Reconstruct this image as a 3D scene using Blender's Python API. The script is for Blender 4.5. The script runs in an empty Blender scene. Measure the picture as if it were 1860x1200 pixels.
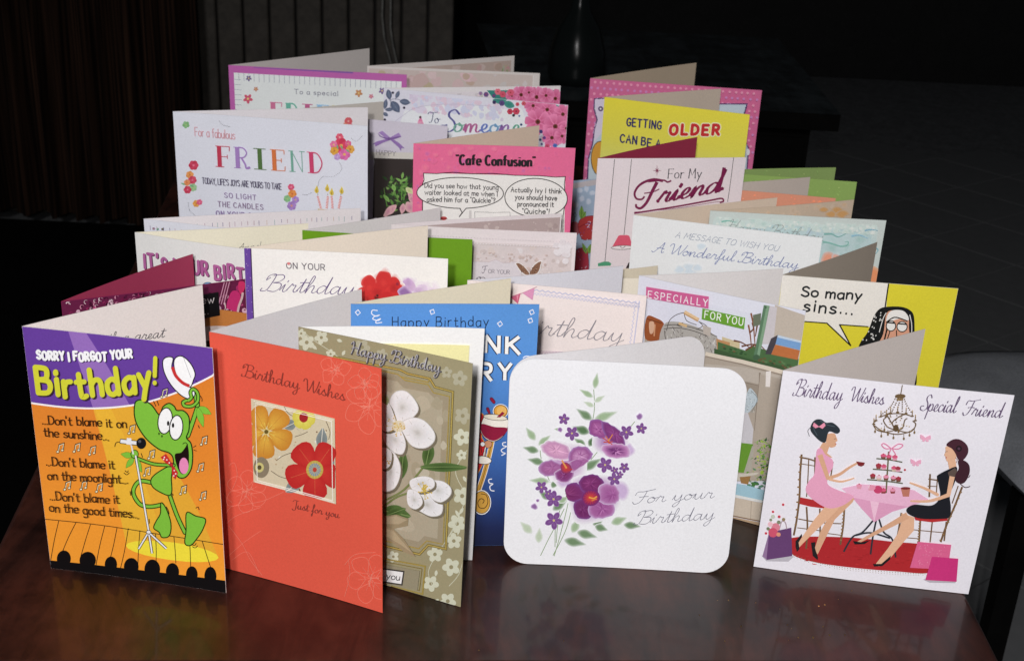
import bpy, bmesh, math, random
from mathutils import Vector, Matrix
random.seed(7)
R = math.radians
scene = bpy.context.scene
# ---------------------------------------------------------------- camera
PW, PH, FPX = 1860.0, 1200.0, 2200.3
PITCH, ROLL, CAMH = 0.3954, 0.04966, 0.5135
cp, sp = math.cos(PITCH), math.sin(PITCH)
FW = Vector((0, cp, -sp)); _rt = Vector((1, 0, 0)); _up = _rt.cross(FW)
RT = _rt * math.cos(ROLL) + _up * math.sin(ROLL)
UP = -_rt * math.sin(ROLL) + _up * math.cos(ROLL)
CO = Vector((0, 0, CAMH))
cam_d = bpy.data.cameras.new('camera'); cam = bpy.data.objects.new('camera', cam_d)
scene.collection.objects.link(cam)
M = Matrix((RT, UP, -FW)).transposed().to_4x4(); M.translation = CO
cam.matrix_world = M
cam_d.sensor_width = 36.0; cam_d.lens = FPX / PW * 36.0
cam_d.clip_start = 0.02; cam_d.clip_end = 60.0
cam_d.dof.use_dof = True; cam_d.dof.focus_distance = 0.92; cam_d.dof.aperture_fstop = 20.0
scene.camera = cam
# ---------------------------------------------------------------- light
w = bpy.data.worlds.new('World'); scene.world = w; w.use_nodes = True
w.node_tree.nodes['Background'].inputs[0].default_value = (0.75, 0.85, 1.0, 1)
w.node_tree.nodes['Background'].inputs[1].default_value = 0.035
def area(name, loc, target, size, energy, col):
    d = bpy.data.lights.new(name, 'AREA'); d.shape = 'DISK'; d.size = size; d.energy = energy; d.color = col
    o = bpy.data.objects.new(name, d); scene.collection.objects.link(o); o.location = loc
    o.rotation_euler = (Vector(target) - Vector(loc)).to_track_quat('-Z', 'Y').to_euler()
    return o
area('flash', (-0.06, -0.30, 0.68), (0.02, 1.0, 0.08), 0.04, 9.2, (1.0, 0.965, 0.95))
area('fill_light', (-0.35, -2.2, 1.9), (0, 1.0, 0.1), 0.45, 56.0, (1.0, 0.975, 0.975))  # unseen fill lamp added to even out the falloff across the card rows
scene.view_settings.view_transform = 'Standard'; scene.view_settings.look = 'None'
scene.view_settings.exposure = 0.0; scene.view_settings.gamma = 1.0
# ---------------------------------------------------------------- helpers
def lin(c):
    r = []
    for v in c[:3]:
        v = v / 255.0
        r.append(v / 12.92 if v <= 0.04045 else ((v + 0.055) / 1.055) ** 2.4)
    return r
_mats = {}
def nodes(name):
    m = bpy.data.materials.new(name); m.use_nodes = True
    n = m.node_tree.nodes; b = n['Principled BSDF']
    return m, m.node_tree, n, b
def grain(nt, n, b, src, scale=900, amt=0.10, bump=0.0, coarse=0.05):
    """fine fibre / ink grain multiplied into a colour socket"""
    tc = n.new('ShaderNodeTexCoord')
    no = n.new('ShaderNodeTexNoise'); no.inputs['Scale'].default_value = scale; no.inputs['Detail'].default_value = 2
    n2 = n.new('ShaderNodeTexNoise'); n2.inputs['Scale'].default_value = 14; n2.inputs['Detail'].default_value = 3
    nt.links.new(tc.outputs['Object'], no.inputs['Vector']); nt.links.new(tc.outputs['Object'], n2.inputs['Vector'])
    mr = n.new('ShaderNodeMapRange'); mr.inputs[1].default_value = 0.3; mr.inputs[2].default_value = 0.7
    mr.inputs[3].default_value = 1 - amt; mr.inputs[4].default_value = 1 + amt
    m2 = n.new('ShaderNodeMapRange'); m2.inputs[1].default_value = 0.3; m2.inputs[2].default_value = 0.7
    m2.inputs[3].default_value = 1 - coarse; m2.inputs[4].default_value = 1 + coarse
    nt.links.new(no.outputs[0], mr.inputs[0]); nt.links.new(n2.outputs[0], m2.inputs[0])
    mm = n.new('ShaderNodeMath'); mm.operation = 'MULTIPLY'
    nt.links.new(mr.outputs[0], mm.inputs[0]); nt.links.new(m2.outputs[0], mm.inputs[1])
    vm = n.new('ShaderNodeVectorMath'); vm.operation = 'SCALE'
    nt.links.new(src, vm.inputs[0]); nt.links.new(mm.outputs[0], vm.inputs['Scale'])
    nt.links.new(vm.outputs[0], b.inputs['Base Color'])
    if bump:
        bp = n.new('ShaderNodeBump'); bp.inputs['Strength'].default_value = bump; bp.inputs['Distance'].default_value = 0.0003
        nt.links.new(no.outputs[0], bp.inputs['Height']); nt.links.new(bp.outputs[0], b.inputs['Normal'])
def paper(col, rough=0.55, k=1.0, amt=0.038, coarse=0.02):
    key = ('paper', tuple(col), rough, amt)
    if key in _mats: return _mats[key]
    m, nt, n, b = nodes('card_stock')
    rgb = n.new('ShaderNodeRGB'); c = lin(col); rgb.outputs[0].default_value = (min(c[0] * k, .92), min(c[1] * k, .92), min(c[2] * k, .92), 1)
    grain(nt, n, b, rgb.outputs[0], 700, amt, 0.25, coarse)
    b.inputs['Roughness'].default_value = rough; b.inputs['Specular IOR Level'].default_value = 0.35
    _mats[key] = m; return m
def ink(rough=0.45, metal=0.0, name='printed_ink', amt=0.045):
    key = ('ink', rough, metal)
    if key in _mats: return _mats[key]
    m, nt, n, b = nodes(name)
    a = n.new('ShaderNodeVertexColor'); a.layer_name = 'Col'
    grain(nt, n, b, a.outputs['Color'], 800, amt, 0.15, 0.03)
    b.inputs['Roughness'].default_value = rough; b.inputs['Metallic'].default_value = metal
    b.inputs['Specular IOR Level'].default_value = 0.35
    _mats[key] = m; return m
def link(o, parent=None):
    scene.collection.objects.link(o)
    if parent: o.parent = parent
    return o
def mesh_obj(name, verts, faces, mat, parent=None, origin=(0, 0, 0), smooth=False):
    og = Vector(origin)
    me = bpy.data.meshes.new(name); me.from_pydata([tuple(Vector(v) - og) for v in verts], [], faces); me.update()
    me.materials.append(mat)
    if smooth: me.polygons.foreach_set('use_smooth', [True] * len(me.polygons))
    o = bpy.data.objects.new(name, me); link(o, parent)
    if not parent: o.location = og
    return o
def tag(o, label=None, cat=None, group=None, kind=None):
    if label: o['label'] = label
    if cat: o['category'] = cat
    if group: o['group'] = group
    if kind: o['kind'] = kind
    return o
def empty(name, loc):
    o = bpy.data.objects.new(name, None); link(o); o.location = loc; o.empty_display_size = 0.02; return o
def box_vf(x0, x1, y0, y1, z0, z1):
    v = [(x, y, z) for z in (z0, z1) for y in (y0, y1) for x in (x0, x1)]
    f = [(0, 2, 3, 1), (4, 5, 7, 6), (0, 1, 5, 4), (2, 6, 7, 3), (0, 4, 6, 2), (1, 3, 7, 5)]
    return v, f
def bevel_obj(o, wd, seg=2):
    bm = bmesh.new(); bm.from_mesh(o.data)
    bmesh.ops.bevel(bm, geom=bm.edges[:], offset=wd, segments=seg, affect='EDGES', profile=0.5)
    bm.to_mesh(o.data); bm.free()
# ---------------------------------------------------------------- cards
GEO = {
'frog':(-0.3259, 0.7393, -0.1485, 0.7634, 0.1336, 0.189, -0.0059, 0.0118, 0.1342),
'orange':(-0.2018, 0.7502, -0.3559, 0.8042, 0.1291, 0.1901, -0.0055, -0.0256, 0.1297),
'olive':(-0.1485, 0.7634, -0.3661, 0.1029, 0.1304, 0.1894, 0.0123, -0.0007, 0.1278),
'round':(0.002, 0.7748, -0.0015, 0.4025, 0.1685, 0.1665, -0.0128, 0.0342, 0.1594),
'right':(0.1929, 0.787, -0.1445, 0.6262, 0.1582, 0.1637, 0.0077, 0.0084, 0.1593),
'blue':(-0.1128, 0.7839, 0.1307, 0.5479, 0.1328, 0.1998, -0.0018, -0.0002, 0.1295),
'kitchen':(0.0998, 0.9026, -0.4626, 0.2714, 0.1338, 0.1888, -0.0083, 0.0006, 0.1252),
'bunting':(-0.0368, 0.8899, -0.1061, 0.3934, 0.1401, 0.1824, -0.0, -0.0001, 0.1362),
'green9':(-0.1796, 0.9649, -0.0142, 0.6517, 0.1429, 0.1916, -0.0, -0.0001, 0.1382),
'onyour':(-0.2057, 0.866, -0.0106, 0.5235, 0.1548, 0.2082, -0.0, -0.0, 0.1536),
'lace':(-0.1076, 0.99, 0.0091, 0.3624, 0.159, 0.1926, 0.0, -0.0, 0.1572),
'itsyour':(-0.3189, 0.9597, -0.2464, 0.3282, 0.1523, 0.1844, -0.0, -0.0003, 0.1447),
'tick':(-0.3431, 1.06, -0.2146, 0.3322, 0.2026, 0.1634, -0.0, -0.0, 0.2018),
'fab':(-0.3509, 1.2, -0.1041, 0.3223, 0.1995, 0.2316, -0.0, 0.0, 0.1981),
'special':(-0.3539, 1.4499, -0.0192, 0.8287, 0.2137, 0.2322, 0.0, -0.0001, 0.219),
'rose':(-0.197, 1.52, 0.033, 0.5938, 0.2161, 0.2264, -0.0, -0.0, 0.2196),
'someone':(-0.1542, 1.33, -0.2046, 0.2999, 0.2064, 0.239, -0.0, 0.0, 0.2051),
'bow':(-0.2705, 1.3099, -0.1613, 0.5847, 0.1932, 0.2121, -0.0, -0.0001, 0.1988),
'cafe':(-0.0961, 1.06, 0.0859, 0.7, 0.1457, 0.2463, -0.0, 0.0, 0.1474),
'dots':(0.0804, 1.49, -0.1068, 0.7779, 0.2081, 0.2303, 0.0, 0.0, 0.2079),
'older':(0.0909, 1.36, -0.3422, 0.5172, 0.1642, 0.2349, 0.0, 0.0, 0.1643),
'myfriend':(0.0723, 1.11, 0.2194, 0.7824, 0.1477, 0.2283, 0.0, -0.0, 0.1498),
'cherry':(-0.0635, 1.2, 0.4363, 1.309, 0.1725, 0.1653, 0.0, -0.0, 0.1725),
'green24':(0.1861, 1.26, -0.0671, 0.275, 0.1706, 0.1812, -0.0, -0.0, 0.1673),
'orange25':(0.1596, 1.17, -0.1206, 0.3865, 0.1521, 0.1895, 0.0, -0.0, 0.1531),
'teal':(0.1752, 1.065, -0.0216, 0.3922, 0.1599, 0.1965, -0.0, -0.0, 0.1579),
'message':(0.1044, 1.05, -0.2439, 0.5087, 0.1666, 0.1933, 0.0, -0.0, 0.1655),
'sins':(0.2207, 0.9449, -0.0835, 0.7693, 0.1421, 0.1803, 0.0, -0.0001, 0.1461),
'maroon':(-0.3302, 0.8189, 0.4957, 1.056, 0.1372, 0.1764, -0.0, -0.0001, 0.1337),
'cream':(0.0234, 0.965, 0.1057, 0.3945, 0.1092, 0.1611, -0.0, -0.0, 0.1104),
}
def project(P):
    d = Vector(P) - CO; z = d.dot(FW)
    return (PW / 2 + FPX * d.dot(RT) / z, PH / 2 - FPX * d.dot(UP) / z)
class Panel:
    def __init__(s, base, ang, wd, h, tx, ty):
        s.o = Vector(base); s.u = Vector((math.cos(ang), math.sin(ang), 0)); s.z = Vector((tx, ty, 1))
        s.w = wd; s.h = h
        n = s.u.cross(s.z).normalized(); s.n = n            # towards the viewer
        s.bend = 0.0; s.rough = .45
    def bow(s, a, b):
        t = min(max(a / s.w, 0), 1) * 8; i = min(int(t), 7); g = lambda k: s.bend * 4 * k / 8 * (1 - k / 8)
        return g(i) * (i + 1 - t) + g(i + 1) * (t - i)      # straight between the cuts, so prints lie flush
    def at(s, a, b, d=0.0):                                 # a metres along, b metres up, d out of the face
        return s.o + s.u * a + s.z * b + s.n * d
    def px(s, x, y):                                        # where the photo's pixel falls on this face
        d = FW + RT * ((x - PW / 2) / FPX) - UP * ((y - PH / 2) / FPX)
        t = (s.o - CO).dot(s.n) / d.dot(s.n)
        q = CO + d * t - s.o
        b = q.z / s.z.z; q = q - s.z * b
        return q.dot(s.u), b
    def topx(s, a, b): return project(s.at(a, b))
def slab(name, P, T, mat, parent, origin, rad=0, x0=0.0, corners=(1, 1, 1, 1), h0=0.0, bend=0.0):
    """one leaf of the card: a thin board with two faces and real edges"""
    W, H = P.w, P.h; pts = []
    def arc(cx, cy, a0):
        return [(cx + rad * math.cos(R(a0 + i * 9)), cy + rad * math.sin(R(a0 + i * 9))) for i in range(11)]
    if rad:
        for k, (cx, cy, a0, qx, qy) in enumerate(((rad, rad, 180, x0, h0), (W - rad, rad, 270, W, h0), (W - rad, H - rad, 0, W, H), (rad, H - rad, 90, x0, H))):
            pts += arc(cx, cy, a0) if corners[k] else [(qx, qy)]
    else: pts = [(x0, h0), (W, h0), (W, H), (x0, H)]
    n = len(pts)
    v = [P.at(a, b, 0) for a, b in pts] + [P.at(a, b, -T) for a, b in pts]
    f = [tuple(range(n)), tuple(range(2 * n - 1, n - 1, -1))] + [(i, i + n, (i + 1) % n + n, (i + 1) % n) for i in range(n)]
    o = mesh_obj(name, v, f, mat, parent, origin)
    curve_leaf(o.data, P); return o
def curve_leaf(me, P):
    """cut the flat sheet into strips and bow it the way card stock bows"""
    if not P.bend: return
    bm = bmesh.new(); bm.from_mesh(me); og = P.og
    bmesh.ops.triangulate(bm, faces=[f for f in bm.faces if len(f.verts) > 4])
    st = [P.w * i / 8 for i in range(1, 8)]
    au = P.u; zz = P.z
    pn = au - zz * 0; nrm = P.n.cross(P.z).normalized()
    def ab(co):
        q = co + og - P.o; b = q.z / zz.z; q = q - zz * b; return q.dot(au), b
    for a in st:
        lo = min((ab(v.co)[0] for v in bm.verts), default=0); hi = max((ab(v.co)[0] for v in bm.verts), default=0)
        if lo < a < hi: bmesh.ops.bisect_plane(bm, geom=bm.verts[:] + bm.edges[:] + bm.faces[:], dist=1e-7, plane_co=P.at(a, 0) - og, plane_no=nrm)
    for v in bm.verts: a, b = ab(v.co); v.co += P.n * P.bow(a, b)
    bm.to_mesh(me); bm.free()
CARDS = {}
def hash_(k): return sum(ord(c) * (i + 3) for i, c in enumerate(k))
def card(key, label, front, back, fr=0.5, br=0.6, rad=0, T=0.00045, fb=None, name='greeting_card', group='greeting cards standing open on the table'):
    x, y, a, b, wd, h, tx, ty, wb = GEO[key]
    root = empty(name, (x, y, 0)); tag(root, label, 'card', group)
    F = Panel((x, y, 0.0004), a, wd, h, tx, ty)
    K = Panel((x, y, 0.0004), b, wb, h, tx, ty)
    F.root = K.root = root; F.og = K.og = Vector((x, y, 0)); F.layer = K.layer = 0; F.rough = fr; K.rough = br
    rb = random.Random(hash_(key)); F.bend = rb.choice([-1, 1]) * rb.uniform(.0006, .0017) if fb is None else fb; K.bend = rb.choice([-1, 1]) * rb.uniform(.0008, .0024)
    slab('front_leaf', F, T, paper(front, fr), root, F.og, rad)
    slab('back_leaf', K, T, paper(back, br), root, K.og, rad, x0=T * 1.2)
    CARDS[key] = (F, K); return F, K
# ---------------------------------------------------------------- curves
def crom(pts, n=6, closed=False):
    if len(pts) < 3 and not closed: return list(pts)
    out = []; N = len(pts)
    rng = range(N) if closed else range(N - 1)
    for i in rng:
        if closed: p0, p1, p2, p3 = pts[(i - 1) % N], pts[i], pts[(i + 1) % N], pts[(i + 2) % N]
        else: p0, p1, p2, p3 = pts[max(i - 1, 0)], pts[i], pts[i + 1], pts[min(i + 2, N - 1)]
        for k in range(n):
            t = k / n; t2 = t * t; t3 = t2 * t
            out.append(tuple(0.5 * (2 * p1[j] + (p2[j] - p0[j]) * t + (2 * p0[j] - 5 * p1[j] + 4 * p2[j] - p3[j]) * t2 + (3 * p1[j] - p0[j] - 3 * p2[j] + p3[j]) * t3) for j in (0, 1)))
    if not closed: out.append(tuple(pts[-1][:2]))
    return out
def P_(s):                                                  # "x,y x,y" -> points
    return [tuple(float(q) for q in p.split(',')) for p in s.split()]
class Art:
    """flat print laid on a leaf: shapes in the photo's pixels, mapped to the leaf's own plane"""
    def __init__(s, P, name, k=1.0, label=None, mat=None, base=0.00008):
        s.P = P; s.name = name; s.k = k; s.v = []; s.f = []; s.c = []; s.label = label; s.mat = mat; s.base = base
        s.z = P.layer + 1; s.t = (0, 0, 1)
    def zoom(s, ox, oy, sc): s.t = (ox, oy, sc); return s
    def gpx(s, x, y): return s.P.px(s.t[0] + x / s.t[2], s.t[1] + y / s.t[2])
    def tx(s, a, b): q = s.P.topx(a, b); return ((q[0] - s.t[0]) * s.t[2], (q[1] - s.t[1]) * s.t[2])
    def col(s, c):
        l = lin(c); g = .3 * l[0] + .59 * l[1] + .11 * l[2]; return tuple(min((q * .93 + g * .07) * s.k, 0.95) for q in l) + (1.0,)
    def add(s, pts, faces, cols):
        st = len(s.v); P = s.P; s.z += 1
        m = 0.00012
        for i, (x, y) in enumerate(pts):
            a, b = s.gpx(x, y)
            a = min(max(a, m), P.w - m); b = min(max(b, m), P.h - m)
            s.v.append(P.at(a, b, s.base + s.z * 3e-6 + i * 1.5e-8) - P.og)
            s.c.append(cols[i] if isinstance(cols, list) else cols)
        s.f += [tuple(st + q for q in f) for f in faces]
    def poly(s, pts, c):
        if isinstance(pts, str): pts = P_(pts)
        s.add(pts, [tuple(range(len(pts)))], s.col(c))
    def blob(s, pts, c, n=5, line=None, lw=1.6):
        if isinstance(pts, str): pts = P_(pts)
        q = crom(pts, n, True); s.add(q, [tuple(range(len(q)))], s.col(c))
        if line: s.stroke(q + [q[0]], lw, line, smooth=False)
    def fan(s, ctr, pts, cc, ce, n=4, closed=True, smooth=True):
        if isinstance(pts, str): pts = P_(pts)
        q = crom(pts, n, True) if smooth else pts
        m = len(q); s.add([ctr] + q, [(0, 1 + i, 1 + (i + 1) % m) for i in range(m)], [s.col(cc)] + [s.col(ce)] * m)
    def rings(s, ctr, pts, cols, rad, n=4, smooth=True):    # nested rings: colours from the centre out
        if isinstance(pts, str): pts = P_(pts)
        q = crom(pts, n, True) if smooth else pts; m = len(q)
        V = [ctr]; C = [s.col(cols[0])]; F = [(0, 1 + i, 1 + (i + 1) % m) for i in range(m)]
        for k, r in enumerate(rad):
            V += [(ctr[0] + (x - ctr[0]) * r, ctr[1] + (y - ctr[1]) * r) for x, y in q]; C += [s.col(cols[k + 1])] * m
            if k:
                a = 1 + (k - 1) * m; b = 1 + k * m
                F += [(a + i, b + i, b + (i + 1) % m, a + (i + 1) % m) for i in range(m)]
        s.add(V, F, C)
    def ell(s, x, y, rx, ry, c, rot=0, line=None, lw=1.5, n=20, c2=None):
        cr, sr = math.cos(R(rot)), math.sin(R(rot))
        q = [(x + rx * math.cos(t) * cr - ry * math.sin(t) * sr, y + rx * math.cos(t) * sr + ry * math.sin(t) * cr) for t in [2 * math.pi * i / n for i in range(n)]]
        if c2: s.fan((x, y), q, c, c2, smooth=False)
        elif c: s.add(q, [tuple(range(n))], s.col(c))
        if line: s.stroke(q + [q[0]], lw, line, smooth=False)
    def stroke(s, pts, wd, c, smooth=True, w1=None, n=6, cap=False, nib=None):
        """ribbon along a path; w1 = width at the far end; nib = (angle, thin ratio)"""
        if isinstance(pts, str): pts = P_(pts)
        q = crom(pts, n) if smooth else list(pts)
        r = [q[0]]
        for p in q[1:]:
            if abs(p[0] - r[-1][0]) + abs(p[1] - r[-1][1]) > 1e-3: r.append(p)
        q = r
        if len(q) < 2: return
        m = len(q); V = []
        closed = abs(q[0][0] - q[-1][0]) + abs(q[0][1] - q[-1][1]) < 1e-3 and m > 3
        for i in range(m):
            pa = q[i - 1] if i else (q[-2] if closed else q[0]); pb = q[i + 1] if i < m - 1 else (q[1] if closed else q[-1])
            d1 = (q[i][0] - pa[0], q[i][1] - pa[1]); d2 = (pb[0] - q[i][0], pb[1] - q[i][1])
            l1 = math.hypot(*d1) or 1; l2 = math.hypot(*d2) or 1
            if i == 0 and not closed: t = (d2[0] / l2, d2[1] / l2)
            elif i == m - 1 and not closed: t = (d1[0] / l1, d1[1] / l1)
            else: t = (d1[0] / l1 + d2[0] / l2, d1[1] / l1 + d2[1] / l2)
            L = math.hypot(*t)
            if L < 0.25: t = (d2[0] / l2, d2[1] / l2); L = 1.0; mit = 1.0
            else: mit = min(2.0 / L, 1.6) if 0 < i < m - 1 else 1.0
            t = (t[0] / math.hypot(*t), t[1] / math.hypot(*t))
            ww = wd if w1 is None else wd + (w1 - wd) * i / (m - 1)
            if nib:
                an = R(nib[0]); ww *= nib[1] + (1 - nib[1]) * abs(math.sin(math.atan2(-t[1], t[0]) - an))
            h = ww * 0.5 * mit
            V += [(q[i][0] - t[1] * h, q[i][1] + t[0] * h), (q[i][0] + t[1] * h, q[i][1] - t[0] * h)]
        s.add(V, [(2 * i, 2 * i + 1, 2 * i + 3, 2 * i + 2) for i in range(m - 1)], s.col(c))
        if cap:
            for (x, y), ww in ((q[0], wd), (q[-1], w1 or wd)):
                if ww > 0.8: s.ell(x, y, ww / 2, ww / 2, c, n=10)
    def flower(s, x, y, r, c, cc=(240, 210, 90), n=5, rot=0, c2=None, fat=0.5, ry=1.0, line=None):
        for i in range(n):
            a = R(rot + 360 / n * i); px, py = math.cos(a), math.sin(a) * ry
            s.ell(x + px * r * 0.55, y + py * r * 0.55, r * 0.5, r * fat * 0.75, c if not c2 or i % 2 == 0 else c2, math.degrees(math.atan2(py, px)), n=12, line=line, lw=.8)
        s.ell(x, y, r * 0.24, r * 0.24, cc, n=10)
    def leaf(s, x, y, L, wd, rot, c, c2=None, vein=None, line=None):
        cr, sr = math.cos(R(rot)), math.sin(R(rot))
        o = [(0, 0), (.25, .42), (.55, .5), (.85, .22), (1, 0), (.85, -.22), (.55, -.5), (.25, -.42)]
        q = [(x + a * L * cr - b * wd * sr, y + a * L * sr + b * wd * cr) for a, b in o]
        if c2: s.fan((x + .45 * L * cr, y + .45 * L * sr), q, c, c2)
        else: s.blob(q, c, n=3)
        if vein: s.stroke([q[0], q[4]], max(wd * .07, .6), vein, False)
        if line: s.stroke(crom(q, 3, True) + [q[0]], 1.0, line, False)
    def text(s, txt, p0, p1, h, wd, c, font=None, shear=0.0, nib=None, cap=None, up=None, serif=0, wob=0, gap=1.6, cols=None, curve=0, outline=None, shadow=None):
        """strokes of a hand made alphabet along the baseline p0 -> p1; h = capital height in pixels"""
        font = font or PRINT
        if s.name in ('lettering', 'foil_lettering') and s.v: s.part()
        if cap is None: cap = wd > 2
        if up is None:
            a, b = s.gpx(*p0); q0 = s.P.topx(a, b); q1 = s.P.topx(a, b + 0.01); up = (q1[0] - q0[0], q1[1] - q0[1]); L = math.hypot(*up); up = (up[0] / L, up[1] / L)
        script = font is SCRIPT
        x = 0; items = []; rnd = random.Random(len(txt) * 7 + int(p0[0]))
        for ch in txt:
            if ch == ' ': x += 4.0 if not script else 3.4; continue
            g = font.get(ch) or font.get(ch.upper()) or PRINT.get(ch)
            if g is None: continue
            adv, strokes = g
            dy = (rnd.random() - .5) * wob * 2; rr = (rnd.random() - .5) * wob * 0.06
            items.append((x, dy, rr, strokes, ch)); x += adv + (0 if script else gap)
        tot = max(x - (0 if script else gap), 1)
        ax = ((p1[0] - p0[0]) / tot, (p1[1] - p0[1]) / tot); sy = h / 10.0
        def tr(gx, gy, x0, dy, rr):
            gx, gy = gx - rr * gy, gy + rr * gx
            X = x0 + gx; Y = gy + dy
            t = X / tot; Y += curve * 4 * t * (1 - t)
            return (p0[0] + ax[0] * X + up[0] * Y * sy + shear * Y * sy * (ax[0] / math.hypot(*ax)), p0[1] + ax[1] * X + up[1] * Y * sy + shear * Y * sy * (ax[1] / math.hypot(*ax)))
        passes = []
        if shadow: passes.append((wd + (outline[1] if outline else 0), shadow[0], shadow[1]))
        if outline: passes.append((wd + outline[1], outline[0], (0, 0)))
        passes.append((wd, None, (0, 0)))
        for pw, pc, dd in passes:
            idx = 0
            for (x0, dy, rr, strokes, ch) in items:
                cc = pc or (cols[idx % len(cols)] if cols else c); idx += 1
                for sm, pts in strokes:
                    q = crom(pts, 5) if sm else pts
                    q = [tr(gx, gy, x0, dy, rr) for gx, gy in q]; q = [(a + dd[0], b + dd[1]) for a, b in q]
                    s.stroke(q, pw, cc, False, nib=nib, cap=cap)
                    if serif and not sm:
                        for gp in (pts[0], pts[-1]):
                            if abs(gp[1]) < .01 or abs(gp[1] - 10) < .01 or abs(gp[1] - 6) < .01:
                                s.stroke([tr(gp[0] - serif, gp[1], x0, dy, rr), tr(gp[0] + serif, gp[1], x0, dy, rr)], max(pw * .4, .8), cc, False)
    def rect(s, a0, b0, a1, b1, c):                        # rectangle in metres on the leaf; c one colour or (bottom, top)
        q = [s.tx(*p) for p in ((a0, b0), (a1, b0), (a1, b1), (a0, b1))]
        if isinstance(c, list): s.add(q, [(0, 1, 2, 3)], [s.col(c[0]), s.col(c[0]), s.col(c[1]), s.col(c[1])])
        else: s.add(q, [(0, 1, 2, 3)], s.col(c))
    def vgrad(s, a0, a1, stops):                            # stops: (height, colour) upwards
        V = []; C = []
        for b, c in stops: V += [s.tx(a0, b), s.tx(a1, b)]; C += [s.col(c)] * 2
        s.add(V, [(2 * i, 2 * i + 1, 2 * i + 3, 2 * i + 2) for i in range(len(stops) - 1)], C)
    def soft(s, x, y, r, c, edge, n=9, core=.55, jit=.22, ry=1.0):
        q = [(x + r * (1 + random.uniform(-jit, jit)) * math.cos(t), y + r * ry * (1 + random.uniform(-jit, jit)) * math.sin(t)) for t in [2 * math.pi * i / n for i in range(n)]]
        mid = tuple((a * .5 + b * .5) for a, b in zip(c, edge))
        s.rings((x, y), q, [c, c, mid, edge], [core, (1 + core) / 2, 1.0], n=3)
    def speckle(s, a0, b0, a1, b1, cnt, cols, r0, r1, seed=1, soft=None):
        rnd = random.Random(seed)
        for i in range(cnt):
            a, b = rnd.uniform(a0, a1), rnd.uniform(b0, b1); r = rnd.uniform(r0, r1); c = rnd.choice(cols); k = 7
            pts = [(a + r * rnd.uniform(.5, 1.1) * math.cos(6.283 * j / k), b + r * rnd.uniform(.5, 1.1) * math.sin(6.283 * j / k)) for j in range(k)]
            pts = [s.tx(min(max(x, a0), a1), min(max(y, b0), b1)) for x, y in pts]
            cx, cy = s.tx(a, b)
            if soft: s.fan((cx, cy), pts, c, soft, n=2)
            else: s.blob(pts, c, n=2)
    def dotline(s, path, r, step, c):
        q = crom(P_(path) if isinstance(path, str) else path, 12); acc = 0; last = q[0]; s.ell(*q[0], r, r, c, n=6)
        for p in q[1:]:
            acc += math.hypot(p[0] - last[0], p[1] - last[1]); last = p
            if acc >= step: acc = 0; s.ell(*p, r, r, c, n=6)
    def part(s, name=None, label=None):                    # close this piece of the print and start the next
        s.done(); s.name = name or s.name; s.label = label; s.v = []; s.f = []; s.c = []
    def done(s):
        P = s.P; P.layer = s.z
        if not s.v: return
        me = bpy.data.meshes.new(s.name); me.from_pydata([tuple(v) for v in s.v], [], s.f); me.update()
        ca = me.color_attributes.new('Col', 'FLOAT_COLOR', 'POINT')
        ca.data.foreach_set('color', [q for c in s.c for q in c])
        curve_leaf(me, P)
        me.materials.append(s.mat or ink(P.rough))
        o = bpy.data.objects.new(s.name, me); link(o, P.root)
        if s.label: o['label'] = s.label
        return o
def mk(d):
    out = {}
    for ch, s in d.items():
        adv = None
        if '@' in s: s, adv = s.split('@'); adv = float(adv)
        st = []
        for q in s.split('|'):
            q = q.strip(); sm = q.startswith('~'); st.append((sm, P_(q.lstrip('~'))))
        if adv is None: adv = max(p[0] for _, pp in st for p in pp)
        out[ch] = (adv, st)
    return out
BOWL = '~0,4.4 2,6 4.2,5 4.6,2.8 3.8,.6 2,0 0,1.2'; CB = '~4.5,4.6 2.6,6 .5,5 0,3 .6,.8 2.4,0 4.5,1.4'
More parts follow.
